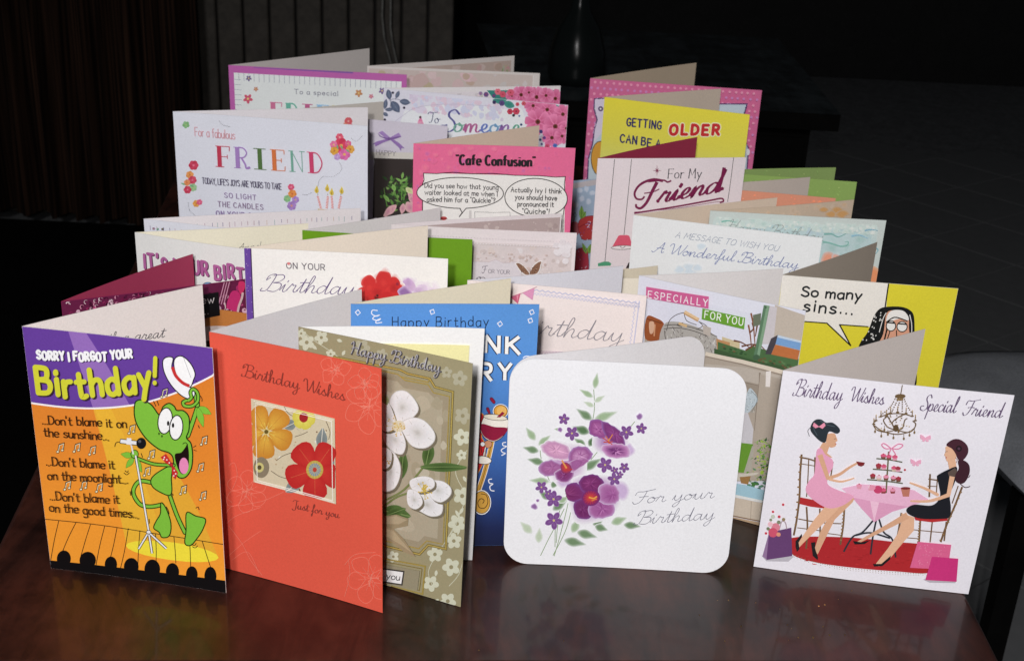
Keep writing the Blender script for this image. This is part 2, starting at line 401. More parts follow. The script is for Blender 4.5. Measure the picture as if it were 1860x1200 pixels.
PRINT = mk({
'A':'0,0 3,10 6,0|1,4 5,4','B':'0,0 0,10|~0,10 4,9.6 4.6,7.6 3.6,5.6 0,5.2|~0,5.2 4.4,4.8 5.4,2.6 4,.3 0,0','C':'~5.5,8.4 3.5,10 1,8.6 0,5 1,1.4 3.5,0 5.6,1.5',
'D':'0,0 0,10|~0,10 3.4,9.4 5.4,7 5.4,3 3.4,.6 0,0','E':'5,10 0,10|0,10 0,0|0,0 5,0|0,5.2 4,5.2','F':'5,10 0,10|0,10 0,0|0,5.2 4,5.2','G':'~5.5,8.4 3.5,10 1,8.6 0,5 1,1.4 3.5,0 5.6,1.8|5.6,1.8 5.6,4.6 3.4,4.6',
'H':'0,0 0,10|5.5,0 5.5,10|0,5.2 5.5,5.2','I':'.5,0 .5,10@1','J':'~3.4,10 3.4,2.4 2,0 0,1.4','K':'0,0 0,10|5,10 0,4.4|1.4,5.8 5.4,0','L':'0,10 0,0|0,0 4.6,0','M':'0,0 .6,10|.6,10 3.6,3 6.6,10|6.6,10 7.2,0',
'N':'0,0 0,10|0,10 5.4,0|5.4,0 5.4,10','O':'~3.2,10 .8,8.6 0,5 .8,1.4 3.2,0 5.6,1.4 6.4,5 5.6,8.6 3.2,10','P':'0,0 0,10|~0,10 4,9.6 5,7.4 4,5 0,4.6','Q':'~3.2,10 .8,8.6 0,5 .8,1.4 3.2,0 5.6,1.4 6.4,5 5.6,8.6 3.2,10|3.8,2.6 6.2,-.6',
'R':'0,0 0,10|~0,10 4,9.6 5,7.4 4,5 0,4.6|2.4,4.6 5.4,0','S':'~5,8.6 2.8,10 .6,8.6 .8,6.4 4.4,4.4 5.2,1.8 3,0 0,1.4','T':'0,10 6,10|3,10 3,0','U':'~0,10 0,3 1,.6 2.8,0 4.6,.6 5.6,3 5.6,10',
'V':'0,10 3,0|3,0 6,10','W':'0,10 2,0 4.2,8 6.4,0 8.4,10','X':'0,10 5,0|5,10 0,0','Y':'0,10 3,5|6,10 3,5|3,5 3,0','Z':'0,10 5.4,10 0,0 5.4,0',
'a':'~4.4,5.4 2.4,6.1 .4,4.8 0,2.6 1,.3 2.6,.1 4.4,2|4.5,6 4.5,0','b':'0,10 0,0|'+BOWL,'c':'~4,5.2 2.4,6 .5,5 0,3 .6,.8 2.4,0 4.2,.9','d':'4.6,10 4.6,0|'+CB,'e':'~0,3.2 4.4,3.3 4,5.4 2.3,6.1 .4,5 0,2.8 .7,.7 2.5,0 4.3,1',
'f':'~3.6,9.6 2.4,10 1.4,8.8 1.4,6 1.4,0|0,6 3.2,6@3.4','g':CB+'|~4.5,6 4.5,-2 3.4,-3.8 1.6,-4 .2,-3','h':'0,10 0,0|~0,4 1.6,5.8 3.4,5.8 4.2,4.2 4.2,0','i':'.3,6 .3,0|.3,8.2 .3,8.9@.6','j':'~1,6 1,-2.4 0,-4 -1.4,-3.4|1,8.2 1,8.9',
'k':'0,10 0,0|4,6 0,2.6|1.4,3.7 4.4,0','l':'.3,10 .3,0@.6','m':'0,6 0,0|~0,4 1.4,5.9 2.8,5.6 3.3,4 3.3,0|~3.3,4 4.7,5.9 6.1,5.6 6.6,4 6.6,0','n':'0,6 0,0|~0,4 1.6,5.9 3.4,5.7 4.2,4.2 4.2,0','o':'~2.4,6 .5,5 0,3 .5,1 2.4,0 4.3,1 4.8,3 4.3,5 2.4,6',
'p':'0,6 0,-4|'+BOWL,'q':'4.5,6 4.5,-4|'+CB,'r':'0,6 0,0|~0,3.6 1.2,5.6 3,5.9','s':'~3.8,5.2 2,6 .4,5 .8,3.7 3.2,2.6 4,1.2 2.2,0 0,.8','t':'~1.4,9 1.4,1.4 2.2,.1 3.6,.5|0,6 3.4,6','u':'~0,6 0,2 1,.1 2.8,.2 4.2,2.2|4.3,6 4.3,0','v':'0,6 2.2,0|2.2,0 4.4,6',
'w':'0,6 1.7,0 3.4,5 5.1,0 6.8,6','x':'0,6 4,0|4,6 0,0','y':'0,6 2.2,.4|~4.6,6 2.2,.4 .8,-3.8','z':'0,6 4,6 0,0 4,0',
"'":'.5,10 .3,7.6@1','"':'0,10.4 .2,8.6|1.2,10.4 1.4,8.6@1.4','!':'.6,10.4 .4,3|.4,.3 .4,0@1','.':'.4,.5 .4,0@.8',',':'.6,.6 .1,-1.6@.8','?':'~0,8.4 1,10 3.4,9.8 4,7.8 2,5.4 2,3|2,.5 2,0','-':'0,4 3,4'})
SCRIPT = mk({
'A':'~-.6,.8 1,.4 4.4,7 5.6,10 5.4,4 5.8,.4 7,1|~2,4 4,4.6 6.6,4@7','B':'~1.4,8 .2,6.6 .8,9.2 3.4,10 2.9,5 1.6,.6 -.6,.2 -.4,1.6|~2.6,9.4 6,10 7.2,8.2 5.6,5.8 3.4,5.2 6.6,4.8 7,2.2 5,0 2.2,.5@7.2',
'W':'~-.6,7.6 .2,9.6 1.6,9.4 2,5 2.4,.3 4.6,5 6,9.4 5.9,4 6.6,.3 8.8,5 10,9.8@8.6','S':'~6.8,8.2 5.4,10 3.4,9 3.2,7 5,4.6 5.4,2 3.4,.2 .6,.8 .4,2.8 2.2,3@6','F':'~-.2,7 .6,9.4 3.5,9.4 8.4,10.6|~4.8,9.6 3.8,4 2.4,.8 .4,0 -.6,1.6|~2.0,5 4,5.4 6,5.2@5.8',
'H':'~0,8 1,10 1.8,9 1.6,4 .6,0|~6.6,10 5.6,5 5,1 6.2,.2 7.4,1.4|~.6,4.6 3,5.6 6,5.2@7.2','J':'~.6,8.4 2,10 6,9.8|~4.4,9.8 3.8,4 3,-1 1.2,-2.6 0,-1@5','T':'~-.4,8 .6,9.8 4,9.4 7.6,10.2|~4,9.4 3.4,4 2.2,.4 .6,.4@5',
'a':'~3.6,4 2.2,4.6 .6,3 .6,.8 1.8,.1 3.4,2.4 3.9,4.5 3.7,1 4.4,.1 5.6,1.2@5.4','b':'~0,1 2,6 2.4,9.4 1.6,10 1,7 .9,1.6 2,.1 3.6,1.6 3.2,4 4.6,3.8@4.4','c':'~3.4,3.8 2.4,4.6 .8,3.2 .7,1 2,.1 4,1.4@3.8','d':'~3.6,4 2.2,4.6 .6,3 .6,.8 1.8,.1 3.5,2.6 4.7,10 3.9,1.2 4.6,.1 5.8,1.2@5.6',
'e':'~0,1 2.2,2.2 2.9,3.8 2,4.6 .9,3 1,.8 2.2,.1 4,1.3@3.8','f':'~0,1 2.4,6 3,9.4 2.2,10 1.6,7 1.2,0 .6,-4 .1,-4.6 .2,-2 2,.6 3.2,1.2@3','g':'~3.6,4 2.2,4.6 .6,3 .6,.8 1.8,.1 3.4,2.4 3.9,4.5 3.4,-2 2,-4.6 .8,-4 1.6,-2 5.4,1.2@5.2',
'h':'~0,1 2,6 2.5,9.2 1.8,10 1.2,7 .8,0 1.6,3 3,4.5 3.6,3.4 3.3,1 4,.1 5.2,1.2@5','i':'~0,1 1.4,4.4 1.2,1 1.9,.1 3,1.2|2,6 2.2,6.7@2.8','l':'~0,1 2,6 2.5,9.2 1.8,10 1.2,7 1,1.2 1.8,.1 3,1.2@2.8','m':'~0,1.2 1,4.2 .7,0 1.4,3 2.6,4.5 3,3.2 2.7,0 3.6,3 4.8,4.5 5.4,3.4 5.1,1 5.8,.1 7,1.2@6.8',
'n':'~0,1.2 1,4.2 .7,0 1.6,3 3,4.5 3.6,3.4 3.3,1 4,.1 5.2,1.2@5','o':'~2.6,4.5 1,3.6 .5,1.6 1.4,.1 3,.8 3.7,2.8 2.6,4.5 2.8,3.4 5,3.9@4.4','p':'~0,1.2 1.2,4.4 .8,0 .4,-4.6|~.8,1 1.8,3.8 3.2,4.4 4,2.6 3.2,.4 1.4,.6 3,.2 5,1.2@4.8','r':'~0,1 1.2,4.2 1.6,4.9 2.1,4 3.2,4 2.8,1 3.6,.1 4.6,1.2@4.2',
's':'~0,1 2,4.8 2.2,3.6 3.2,1.4 2.2,.1 .8,.8|~2.4,.1 3.4,.5 4,1.2@3.8','t':'~0,1 1.6,5 2.2,8 1.5,1.2 2.2,.1 3.4,1.2|.4,5.8 3.8,6.1@3.1','u':'~0,1.2 1,4.4 .9,1 2,.1 3.4,2.6 3.8,4.5 3.6,1 4.3,.1 5.5,1.2@5.2','w':'~0,1.2 1,4.4 .9,1 2,.1 3.2,2.4 3.6,4.4 3.4,1 4.4,.1 5.8,2 6,4.4 7.6,3.9@7',
'y':'~0,1.2 1,4.4 .9,1.4 2,.3 3.4,2.6 3.9,4.5 3.4,-2 2,-4.6 .8,-4 1.6,-2 5.2,1.2@5'})
# ---------------------------------------------------------------- the room and the table
def wood_mat(name, c1, c2, rough=0.22, scale=(3, 40, 40), coat=0.6, grainc=0.6):
    m, nt, n, b = nodes(name)
    tc = n.new('ShaderNodeTexCoord'); mp = n.new('ShaderNodeMapping'); mp.inputs['Scale'].default_value = scale
    nt.links.new(tc.outputs['Object'], mp.inputs[0])
    n1 = n.new('ShaderNodeTexNoise'); n1.inputs['Scale'].default_value = 1.0; n1.inputs['Detail'].default_value = 8; n1.inputs['Roughness'].default_value = .65; n1.inputs['Distortion'].default_value = .6
    nt.links.new(mp.outputs[0], n1.inputs['Vector'])
    n2 = n.new('ShaderNodeTexNoise'); n2.inputs['Scale'].default_value = 14; n2.inputs['Detail'].default_value = 8; n2.inputs['Roughness'].default_value = .7
    nt.links.new(tc.outputs['Object'], n2.inputs['Vector'])
    mx = n.new('ShaderNodeMath'); mx.operation = 'MULTIPLY'; nt.links.new(n1.outputs[0], mx.inputs[0]); nt.links.new(n2.outputs[0], mx.inputs[1])
    cr = n.new('ShaderNodeValToRGB'); cr.color_ramp.elements[0].position = .18; cr.color_ramp.elements[1].position = .36
    cr.color_ramp.elements[0].color = (*c1, 1); cr.color_ramp.elements[1].color = (*c2, 1)
    nt.links.new(mx.outputs[0], cr.inputs[0]); nt.links.new(cr.outputs[0], b.inputs['Base Color'])
    b.inputs['Roughness'].default_value = rough; b.inputs['Coat Weight'].default_value = coat; b.inputs['Coat Roughness'].default_value = 0.085
    rr = n.new('ShaderNodeMapRange'); rr.inputs[3].default_value = rough * .8; rr.inputs[4].default_value = rough * 1.5
    nt.links.new(n2.outputs[0], rr.inputs[0]); nt.links.new(rr.outputs[0], b.inputs['Roughness'])
    return m
def flat_mat(name, c, rough=0.6, scale=60, amt=0.25, spec=.4):
    m, nt, n, b = nodes(name)
    rgb = n.new('ShaderNodeRGB'); rgb.outputs[0].default_value = (*c, 1)
    grain(nt, n, b, rgb.outputs[0], scale, amt, 0.2, 0.15); b.inputs['Roughness'].default_value = rough; b.inputs['Specular IOR Level'].default_value = spec
    return m
tw = wood_mat('varnished_mahogany', (0.012, 0.0032, 0.0020), (0.062, 0.0165, 0.0096), rough=.42, scale=(38, 9, 38), coat=.30)
# table top with a rounded lip, and four legs
t = empty('wooden_table', (0, 1.2, -0.72)); tag(t, 'dark varnished mahogany table carrying all the greeting cards', 'table')
TY0, TY1 = 0.657, 1.95
YF = lambda x: TY0 + (x - .011) * .0765
XL = lambda y: -0.357 - (y - 0.664) * 0.147; XR = lambda y: 0.346 + (y - 0.664) * 0.03
def table_top(z0, z1, inset, name, bev):
    pts = [(XL(TY0) + inset, YF(XL(TY0)) + inset), (XR(TY0) - inset, YF(XR(TY0)) + inset), (XR(TY1) - inset, TY1 - inset), (XL(TY1) + inset, TY1 - inset)]
    v = [(x, y, z0) for x, y in pts] + [(x, y, z1) for x, y in pts]
    f = [(3, 2, 1, 0), (4, 5, 6, 7)] + [(i, (i + 1) % 4, (i + 1) % 4 + 4, i + 4) for i in range(4)]
    o = mesh_obj(name, v, f, tw); bevel_obj(o, bev, 3)
    me = o.data; me.transform(Matrix.Translation(-Vector(t.location))); o.parent = t
    return o
table_top(-0.024, 0.0, 0.0, 'table_top', 0.004)
table_top(-0.095, -0.024, 0.03, 'apron', 0.002)
for (x, y) in ((XL(TY0) + .06, TY0 + .06), (XR(TY0) - .06, TY0 + .06), (XR(TY1) - .06, TY1 - .06), (XL(TY1) + .06, TY1 - .06)):
    v, f = box_vf(x - .025, x + .025, y - .025, y + .025, -0.72, -0.095)
    mesh_obj('leg', v, f, tw, t, t.location)
# floor
fm, nt, n, b = nodes('dark_floor_tiles')
tc = n.new('ShaderNodeTexCoord'); mp = n.new('ShaderNodeMapping'); mp.inputs['Rotation'].default_value = (0, 0, R(38))
nt.links.new(tc.outputs['Object'], mp.inputs[0])
no = n.new('ShaderNodeTexNoise'); no.inputs['Scale'].default_value = 25; no.inputs['Detail'].default_value = 5; nt.links.new(mp.outputs[0], no.inputs['Vector'])
cr = n.new('ShaderNodeValToRGB'); cr.color_ramp.elements[0].color = (.13, .135, .14, 1); cr.color_ramp.elements[1].color = (.18, .185, .19, 1)
nt.links.new(no.outputs[0], cr.inputs[0]); nt.links.new(cr.outputs[0], b.inputs['Base Color']); b.inputs['Roughness'].default_value = .55
grout = flat_mat('dark_joint', (.125, .13, .135), .9)
v, f = box_vf(-4, 4, -1.5, 7.0, -0.78, -0.726); fl = mesh_obj('floor', v, f, grout); tag(fl, kind='structure')
tile_me = None
cs, sn = math.cos(R(38)), math.sin(R(38))
for i in range(-8, 9):
    for j in range(-8, 9):
        u, vv = i * .33, j * .33; x = 1.0 + u * cs - vv * sn; y = 2.6 + u * sn + vv * cs
        if not (0.3 < x < 2.4 and 0.8 < y < 5.2): continue
        if tile_me is None:
            v, f = box_vf(-.1625, .1625, -.1625, .1625, -0.004, 0.004); o = mesh_obj('tile', v, f, fm, fl); tile_me = o.data
        else: o = bpy.data.objects.new('tile', tile_me); link(o, fl)
        o.location = (x, y, -0.722); o.rotation_euler = (0, 0, R(38))
v, f = box_vf(-2.3, -.55, 1.0, 3.63, -.7179, -.706); tag(mesh_obj('darkener', v, f, flat_mat('black_darkener', (.003, .003, .003), .95, 200, .3, .05), None, (-1.4, 2.2, -.718)), 'added black rug on the floor below the brown curtain', 'darkener')  # black sheet added so the floor below the curtain stays dark
# far walls
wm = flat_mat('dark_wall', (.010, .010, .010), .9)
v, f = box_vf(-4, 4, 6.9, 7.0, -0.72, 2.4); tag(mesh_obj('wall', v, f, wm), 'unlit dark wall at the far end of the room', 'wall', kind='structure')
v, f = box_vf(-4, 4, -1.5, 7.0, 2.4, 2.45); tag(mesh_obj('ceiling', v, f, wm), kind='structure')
# boarded partition, board by board
pr = empty('boarded_partition', (-0.62, 3.75, -0.72)); tag(pr, 'grey tongue and groove boarded partition in the dark behind the pink framed card', 'wall')
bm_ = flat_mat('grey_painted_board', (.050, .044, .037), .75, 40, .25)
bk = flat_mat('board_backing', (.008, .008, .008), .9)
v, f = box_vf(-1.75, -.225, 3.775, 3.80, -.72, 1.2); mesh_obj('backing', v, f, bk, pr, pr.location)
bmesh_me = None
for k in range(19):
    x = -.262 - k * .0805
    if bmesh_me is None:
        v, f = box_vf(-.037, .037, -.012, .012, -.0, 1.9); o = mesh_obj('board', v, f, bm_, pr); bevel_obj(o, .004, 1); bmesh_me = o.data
    else: o = bpy.data.objects.new('board', bmesh_me); link(o, pr)
    o.location = Vector((x, 3.762, -.72)) - pr.location
# curtain: one pleated sheet
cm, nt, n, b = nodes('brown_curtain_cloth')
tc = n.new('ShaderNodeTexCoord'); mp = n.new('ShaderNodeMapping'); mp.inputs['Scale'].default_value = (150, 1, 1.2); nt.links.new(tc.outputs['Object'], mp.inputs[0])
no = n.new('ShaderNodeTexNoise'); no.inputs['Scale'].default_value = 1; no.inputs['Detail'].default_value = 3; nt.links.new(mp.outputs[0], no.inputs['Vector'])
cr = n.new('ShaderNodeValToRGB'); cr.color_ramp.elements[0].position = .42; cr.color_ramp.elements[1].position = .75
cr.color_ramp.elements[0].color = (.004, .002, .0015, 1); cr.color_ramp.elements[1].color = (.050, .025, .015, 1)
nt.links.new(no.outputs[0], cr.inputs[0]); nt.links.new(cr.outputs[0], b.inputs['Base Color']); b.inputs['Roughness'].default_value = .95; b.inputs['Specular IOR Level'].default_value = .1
V = []; F = []; nx = 420; zs = [-.665, -.3, .1, .6, 1.2]
for j, z in enumerate(zs):
    for i in range(nx + 1):
        x = -2.0 + 1.03 * i / nx
        ph = x * 62 + 1.4 * math.sin(x * 9) + .25 * math.sin(z * 3 + x * 5)
        y = 3.56 + .035 * math.sin(ph) + .012 * math.sin(x * 150 + z) + .02 * math.sin(x * 7)
        V.append((x + .012 * math.sin(z * 2.1 + x * 11), y, z))
for j in range(len(zs) - 1):
    for i in range(nx):
        a = j * (nx + 1) + i; F.append((a, a + 1, a + nx + 2, a + nx + 1))
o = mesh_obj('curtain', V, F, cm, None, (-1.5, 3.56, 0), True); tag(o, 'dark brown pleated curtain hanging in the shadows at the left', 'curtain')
# low dark cabinet behind
cb = empty('cabinet', (.3, 2.95, -.72)); tag(cb, 'low dark wooden cabinet standing in the gloom behind the cards', 'cabinet')
cbm = wood_mat('shaded_black_wood', (.0012, .0012, .0012), (.003, .0028, .0026), .8, (20, 3, 20), .0)  # near-black base colour puts the shade into the cabinet front
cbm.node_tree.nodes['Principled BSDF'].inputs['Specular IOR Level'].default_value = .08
ctm = wood_mat('sheen_toned_lacquer', (.016, .020, .022), (.040, .050, .056), .34, (20, 3, 20), .2)  # lighter bluish base colour paints the sheen of the cabinet top
pts = [(-.04, 2.46), (.645, 2.45), (.695, 3.42), (-.14, 3.42)]
v = [(x, y, -.035) for x, y in pts] + [(x, y, 0) for x, y in pts]
f = [(3, 2, 1, 0), (4, 5, 6, 7)] + [(i, (i + 1) % 4, (i + 1) % 4 + 4, i + 4) for i in range(4)]
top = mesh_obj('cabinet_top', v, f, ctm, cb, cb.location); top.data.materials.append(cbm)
for pl in top.data.polygons: pl.material_index = 0 if pl.normal.z > .9 else 1  # top face takes the sheen tone, the sides the shaded one
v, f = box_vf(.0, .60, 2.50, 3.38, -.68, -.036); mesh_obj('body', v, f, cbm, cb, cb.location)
for (a, c) in ((.01, .295), (.305, .59)):
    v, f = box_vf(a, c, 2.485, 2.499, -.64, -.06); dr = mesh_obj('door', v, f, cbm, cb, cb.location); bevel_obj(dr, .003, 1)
    kx = .27 if a < .1 else .33
    v, f = box_vf(kx - .008, kx + .008, 2.465, 2.4845, -.34, -.28); mesh_obj('handle', v, f, flat_mat('dull_metal', (.02, .019, .017), .6), dr, cb.location)
# chair with a black seat at the right
ch = empty('chair', (.95, 1.75, -.72)); tag(ch, 'black leather upholstered chair half seen beyond the right edge of the table', 'chair')
lm = flat_mat('sheen_toned_leather', (.25, .265, .29), .6, 300, .15, .5)  # pale grey base colour carries the sheen of the dark leather
def cushion(name, x0, x1, y0, y1, z0, z1, rot=0, piv=(0, 0, 0), puff=.02, rx=0):
    nx_, ny_ = 16, 16; V = []; F = []
    for side in (1, -1):
        for j in range(ny_ + 1):
            for i in range(nx_ + 1):
                a, b2 = i / nx_ * 2 - 1, j / ny_ * 2 - 1
                e = (1 - abs(a) ** 5) ** .5 * (1 - abs(b2) ** 5) ** .5
                ax_ = a * (1 - .05 * b2 * b2); by_ = b2 * (1 - .05 * a * a)
                V.append(((x0 + x1) / 2 + ax_ * (x1 - x0) / 2, (y0 + y1) / 2 + by_ * (y1 - y0) / 2, (z0 + z1) / 2 + side * (z1 - z0) / 2 * e * (1 + puff * 4 * (1 - a * a) * (1 - b2 * b2))))
        st = 0 if side == 1 else (nx_ + 1) * (ny_ + 1)
        for j in range(ny_):
            for i in range(nx_):
                a = st + j * (nx_ + 1) + i; q = (a, a + 1, a + nx_ + 2, a + nx_ + 1); F.append(q if side == 1 else q[::-1])
    Mx = Matrix.Translation(Vector(piv)) @ Matrix.Rotation(R(rot), 4, 'Z') @ Matrix.Rotation(R(rx), 4, 'X') @ Matrix.Translation(-Vector(piv))
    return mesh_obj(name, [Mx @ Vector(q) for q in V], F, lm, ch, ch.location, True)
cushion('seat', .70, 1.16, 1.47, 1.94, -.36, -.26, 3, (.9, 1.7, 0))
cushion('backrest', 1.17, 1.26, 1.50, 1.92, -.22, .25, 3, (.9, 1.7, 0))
for (x, y) in ((.75, 1.53), (1.15, 1.53), (.75, 1.88), (1.15, 1.88)):
    v, f = box_vf(x - .016, x + .016, y - .016, y + .016, -.72, -.335); mesh_obj('leg', v, f, cbm, ch, ch.location)
# dark glass decanter and a pair of pale cords at the back
def ray(px, py, z=None, y=None):
    d = FW + RT * ((px - PW / 2) / FPX) - UP * ((py - PH / 2) / FPX)
    t = (z - CO.z) / d.z if y is None else y / d.y
    return CO + d * t
def lathe(name, prof, n_, mat, parent, loc):
    V = []; F = []
    for r, z in prof:
        for i in range(n_): V.append((loc[0] + r * math.cos(6.28319 * i / n_), loc[1] + r * math.sin(6.28319 * i / n_), loc[2] + z))
    for k in range(len(prof) - 1):
        for i in range(n_): F.append((k * n_ + i, k * n_ + (i + 1) % n_, (k + 1) * n_ + (i + 1) % n_, (k + 1) * n_ + i))
    return mesh_obj(name, V, F, mat, parent, parent.location, True)
gl, nt, n, b = nodes('dark_glass'); b.inputs['Base Color'].default_value = (.006, .008, .008, 1); b.inputs['Roughness'].default_value = .22; b.inputs['Specular IOR Level'].default_value = .12
q = ray(1045, 150, z=.0); q = Vector((q.x, min(max(q.y, 2.6), 3.3), 0)); dc = empty('decanter', q); tag(dc, 'dark glass decanter catching glints on the cabinet behind the cards', 'decanter')
lathe('body', [(0, 0), (.055, .001), (.062, .02), (.060, .07), (.045, .12), (.022, .155), (.016, .20), (.024, .225), (.020, .226), (.012, .2)], 28, gl, dc, q)
lathe('stopper', [(.010, .2), (.012, .23), (.026, .25), (.028, .27), (.016, .29), (0, .295)], 10, gl, dc, q)
pc = flat_mat('pale_cord', (.16, .16, .15), .5)
def tube(name, pts, r, mat, parent=None):
    V = []; F = []; m = 6
    for i, p in enumerate(pts):
        for k in range(m): a = 6.28319 * k / m; V.append((p[0] + r * math.cos(a), p[1] + r * math.sin(a), p[2]))
    for i in range(len(pts) - 1):
        for k in range(m): F.append((i * m + k, i * m + (k + 1) % m, (i + 1) * m + (k + 1) % m, (i + 1) * m + k))
    return mesh_obj(name, V, F, mat, parent, parent.location if parent else pts[0], True)
for j, pth in enumerate((((696, -30), (694, 30), (698, 70), (710, 115), (722, 170)), ((710, -30), (709, 50), (714, 85), (722, 120), (732, 170)))):
    pts = [ray(x, y, y=3.70) for x, y in pth]; o = tube('cord', [tuple(p) for p in pts], .0035, pc)
    tag(o, 'pale cord hanging in front of the grey boards, ' + ('left of the two' if j == 0 else 'right of the two'), 'cord', 'cords hanging by the partition')
# gold glitter that fell on the table
gm, nt, n, b = nodes('gold_glitter'); b.inputs['Base Color'].default_value = (.9, .6, .2, 1); b.inputs['Metallic'].default_value = 1; b.inputs['Roughness'].default_value = .3
rg = random.Random(4); V = []; F = []
for (x, y) in [(1411, 1161), (1432, 1162), (1450, 1157), (1495, 1137), (1547, 1072), (1024, 1163), (870, 1180), (1430, 1134)] + [(rg.uniform(1250, 1560), rg.uniform(1080, 1170)) for _ in range(14)]:
    p = ray(x, y, z=.0008); r = rg.uniform(.0002, .0007); a = rg.uniform(0, 3); st = len(V); tl = rg.uniform(.2, .9)
    for k in range(4): V.append((p.x + r * math.cos(a + k * 1.571), p.y + r * math.sin(a + k * 1.571), p.z + r * tl * math.sin(a + k * 1.571)))
    F.append((st, st + 1, st + 2, st + 3))
o = mesh_obj('glitter', V, F, gm, None, (0.3, .75, 0)); tag(o, kind='stuff')
# ---------------------------------------------------------------- the thirty cards
WH = (236, 236, 240)
C_ = {}
def mkcard(key, label, front, back, **k): C_[key] = card(key, label, front, back, **k); return C_[key]
mkcard('frog', 'purple and orange card with a singing green frog, frontmost at the left', (238, 234, 236), (240, 232, 228), fr=.3)
mkcard('orange', 'plain coral red card with a square window of red and yellow flowers', (226, 92, 72), (226, 224, 226))
mkcard('olive', 'olive green card with white blossoms in a gilt frame, opened around a yellow sheet', (158, 150, 118), (240, 240, 240), fr=.35)
mkcard('round', 'white round cornered card with a painted spray of purple flowers', (238, 239, 243), (226, 224, 226), rad=.0185)
mkcard('right', 'square white card with two ladies taking tea under a chandelier', (236, 234, 242), (226, 216, 210))
mkcard('blue', 'blue card with a cartoon drinker holding a glass of red wine', (84, 146, 218), (236, 226, 200), fr=.25)
mkcard('kitchen', 'photographic kitchen shelf card with pink and green label tape', (226, 228, 240), (226, 222, 222), fr=.3)
mkcard('bunting', 'cream card with pink bunting and grey script behind the white round cornered card', (242, 230, 226), (222, 222, 230))
mkcard('green9', 'lime green fronted card behind the card with red flowers', (108, 158, 22), (226, 222, 222))
mkcard('onyour', 'white card with a glittery purple spine strip and soft red flowers', (242, 240, 236), (240, 228, 212))
mkcard('lace', 'faded mauve patterned card with a brown butterfly', (232, 222, 224), (232, 224, 226))
mkcard('itsyour', 'white card with pink bubble capitals at the left edge of the table', (236, 236, 234), (240, 234, 212), fb=.004)
mkcard('tick', 'pale card edged with tiny tick marks behind the card with pink bubble capitals', (232, 234, 244), (238, 232, 234))
mkcard('fab', 'white card with multicoloured FRIEND capitals and four striped candles', (232, 235, 246), (236, 232, 236))
mkcard('special', 'magenta edged card with stars and a ruled border, rearmost at the left', (200, 104, 182), (214, 208, 204))
mkcard('rose', 'dusky rose patterned card with a cream edge, rearmost in the middle', (226, 220, 216), (226, 218, 214))
mkcard('someone', 'white card with pink blossoms and teal leaves in its upper right corner', (232, 232, 244), (238, 234, 236))
mkcard('bow', 'lilac card with a purple ribbon bow and a dark photograph of flower buds', (220, 214, 228), (212, 206, 198))
mkcard('cafe', 'pink mottled comic card with two speech bubbles', (230, 108, 152), (226, 206, 186))
mkcard('dots', 'tall pink polka dot card with a glitter edged picture, rearmost at the right', (216, 108, 156), (204, 186, 162))
mkcard('older', 'bright yellow card with navy and red capitals', (230, 222, 50), (214, 198, 182))
mkcard('myfriend', 'white card with hanging lampshades and maroon lettering', (236, 226, 230), (168, 56, 84))
mkcard('cherry', 'pale blue card of glittery red cherries glimpsed beside the card with lampshades', (176, 198, 222), (200, 196, 190))
mkcard('green24', 'apple green card farthest back at the right of the table', (146, 178, 96), (142, 168, 100))
mkcard('orange25', 'orange card with a beige inside just in front of the apple green card', (222, 150, 122), (206, 194, 184))
mkcard('teal', 'card of washed teal and orange watercolour with faint script', (206, 216, 212), (214, 194, 172))
mkcard('message', 'plain off white card with blue handwriting style greeting', (238, 241, 242), (230, 212, 192))
mkcard('sins', 'yellow comic card with a nun in glasses and a speech bubble', (232, 230, 222), (176, 164, 150), fr=.3)
mkcard('maroon', 'card with a magenta swirl photograph and deep rose inside at the left', (150, 40, 90), (176, 62, 96), fr=.3)
mkcard('cream', 'small blank cream card wedged behind the kitchen shelf card', (238, 230, 212), (224, 214, 192))
# ================================================================ prints of the front row
BK = (28, 24, 22)
# ---- singing frog card
F, K = C_['frog']
A = Art(F, 'printed_background').zoom(0, 560, 2.2227)
A.vgrad(0, F.w, [(0, (250, 158, 2)), (F.h * .25, (249, 154, 4)), (F.h * .55, (236, 136, 10)), (F.h, (222, 122, 16))])
A.poly('372,402 520,385 700,640 790,800 880,1000 510,965 450,700', (236, 172, 14))
A.poly('380,402 440,398 560,640 640,880 560,960 510,965 450,700', (240, 182, 12))
A.ell(694, 982, 190, 36, (246, 226, 6), 7)
arc = crom(P_('100,374 250,396 400,402 560,385 700,342 800,298 880,256'), 6)
A.poly(arc + [(880, 100), (700, 60), (80, 40)], (104, 62, 160))
A.poly('272,88 345,100 430,235 520,392 470,400 372,404 340,300', (150, 108, 190))
A.stroke([(x, y + 3) for x, y in arc], 7, (250, 245, 245), False)
A.stroke('172,848 400,876 650,915 908,952', 3, BK)
for a in ('237,855 220,930 205,1015', '305,865 275,925 252,980', '363,873 345,930 325,1000', '420,880 400,960 385,1040', '470,885 455,960 440,1020', '515,890 500,980 484,1050', '562,898 556,980 553,1060', '625,910 628,980 627,1040', '765,958 767,1000 768,1045', '815,938 835,1000 850,1045', '700,922 705,980 708,1030'): A.stroke(a, 3, BK)
A.poly('180,1012 560,1058 930,1100 930,1160 180,1080', (16, 14, 16))
for x, y, a, b in ((257, 1010, 28, 34), (352, 1018, 33, 35), (445, 1035, 25, 32), (527, 1045, 30, 36), (612, 1055, 32, 40), (694, 1065, 27, 36), (773, 1075, 24, 34), (849, 1080, 25, 38)): A.ell(x, y, a, b, (16, 14, 16))
A.done()
A = Art(F, 'cartoon_frog', label='green frog in a straw boater singing into a microphone').zoom(0, 560, 2.2227)
G = (126, 196, 44); GL = (22, 48, 12)
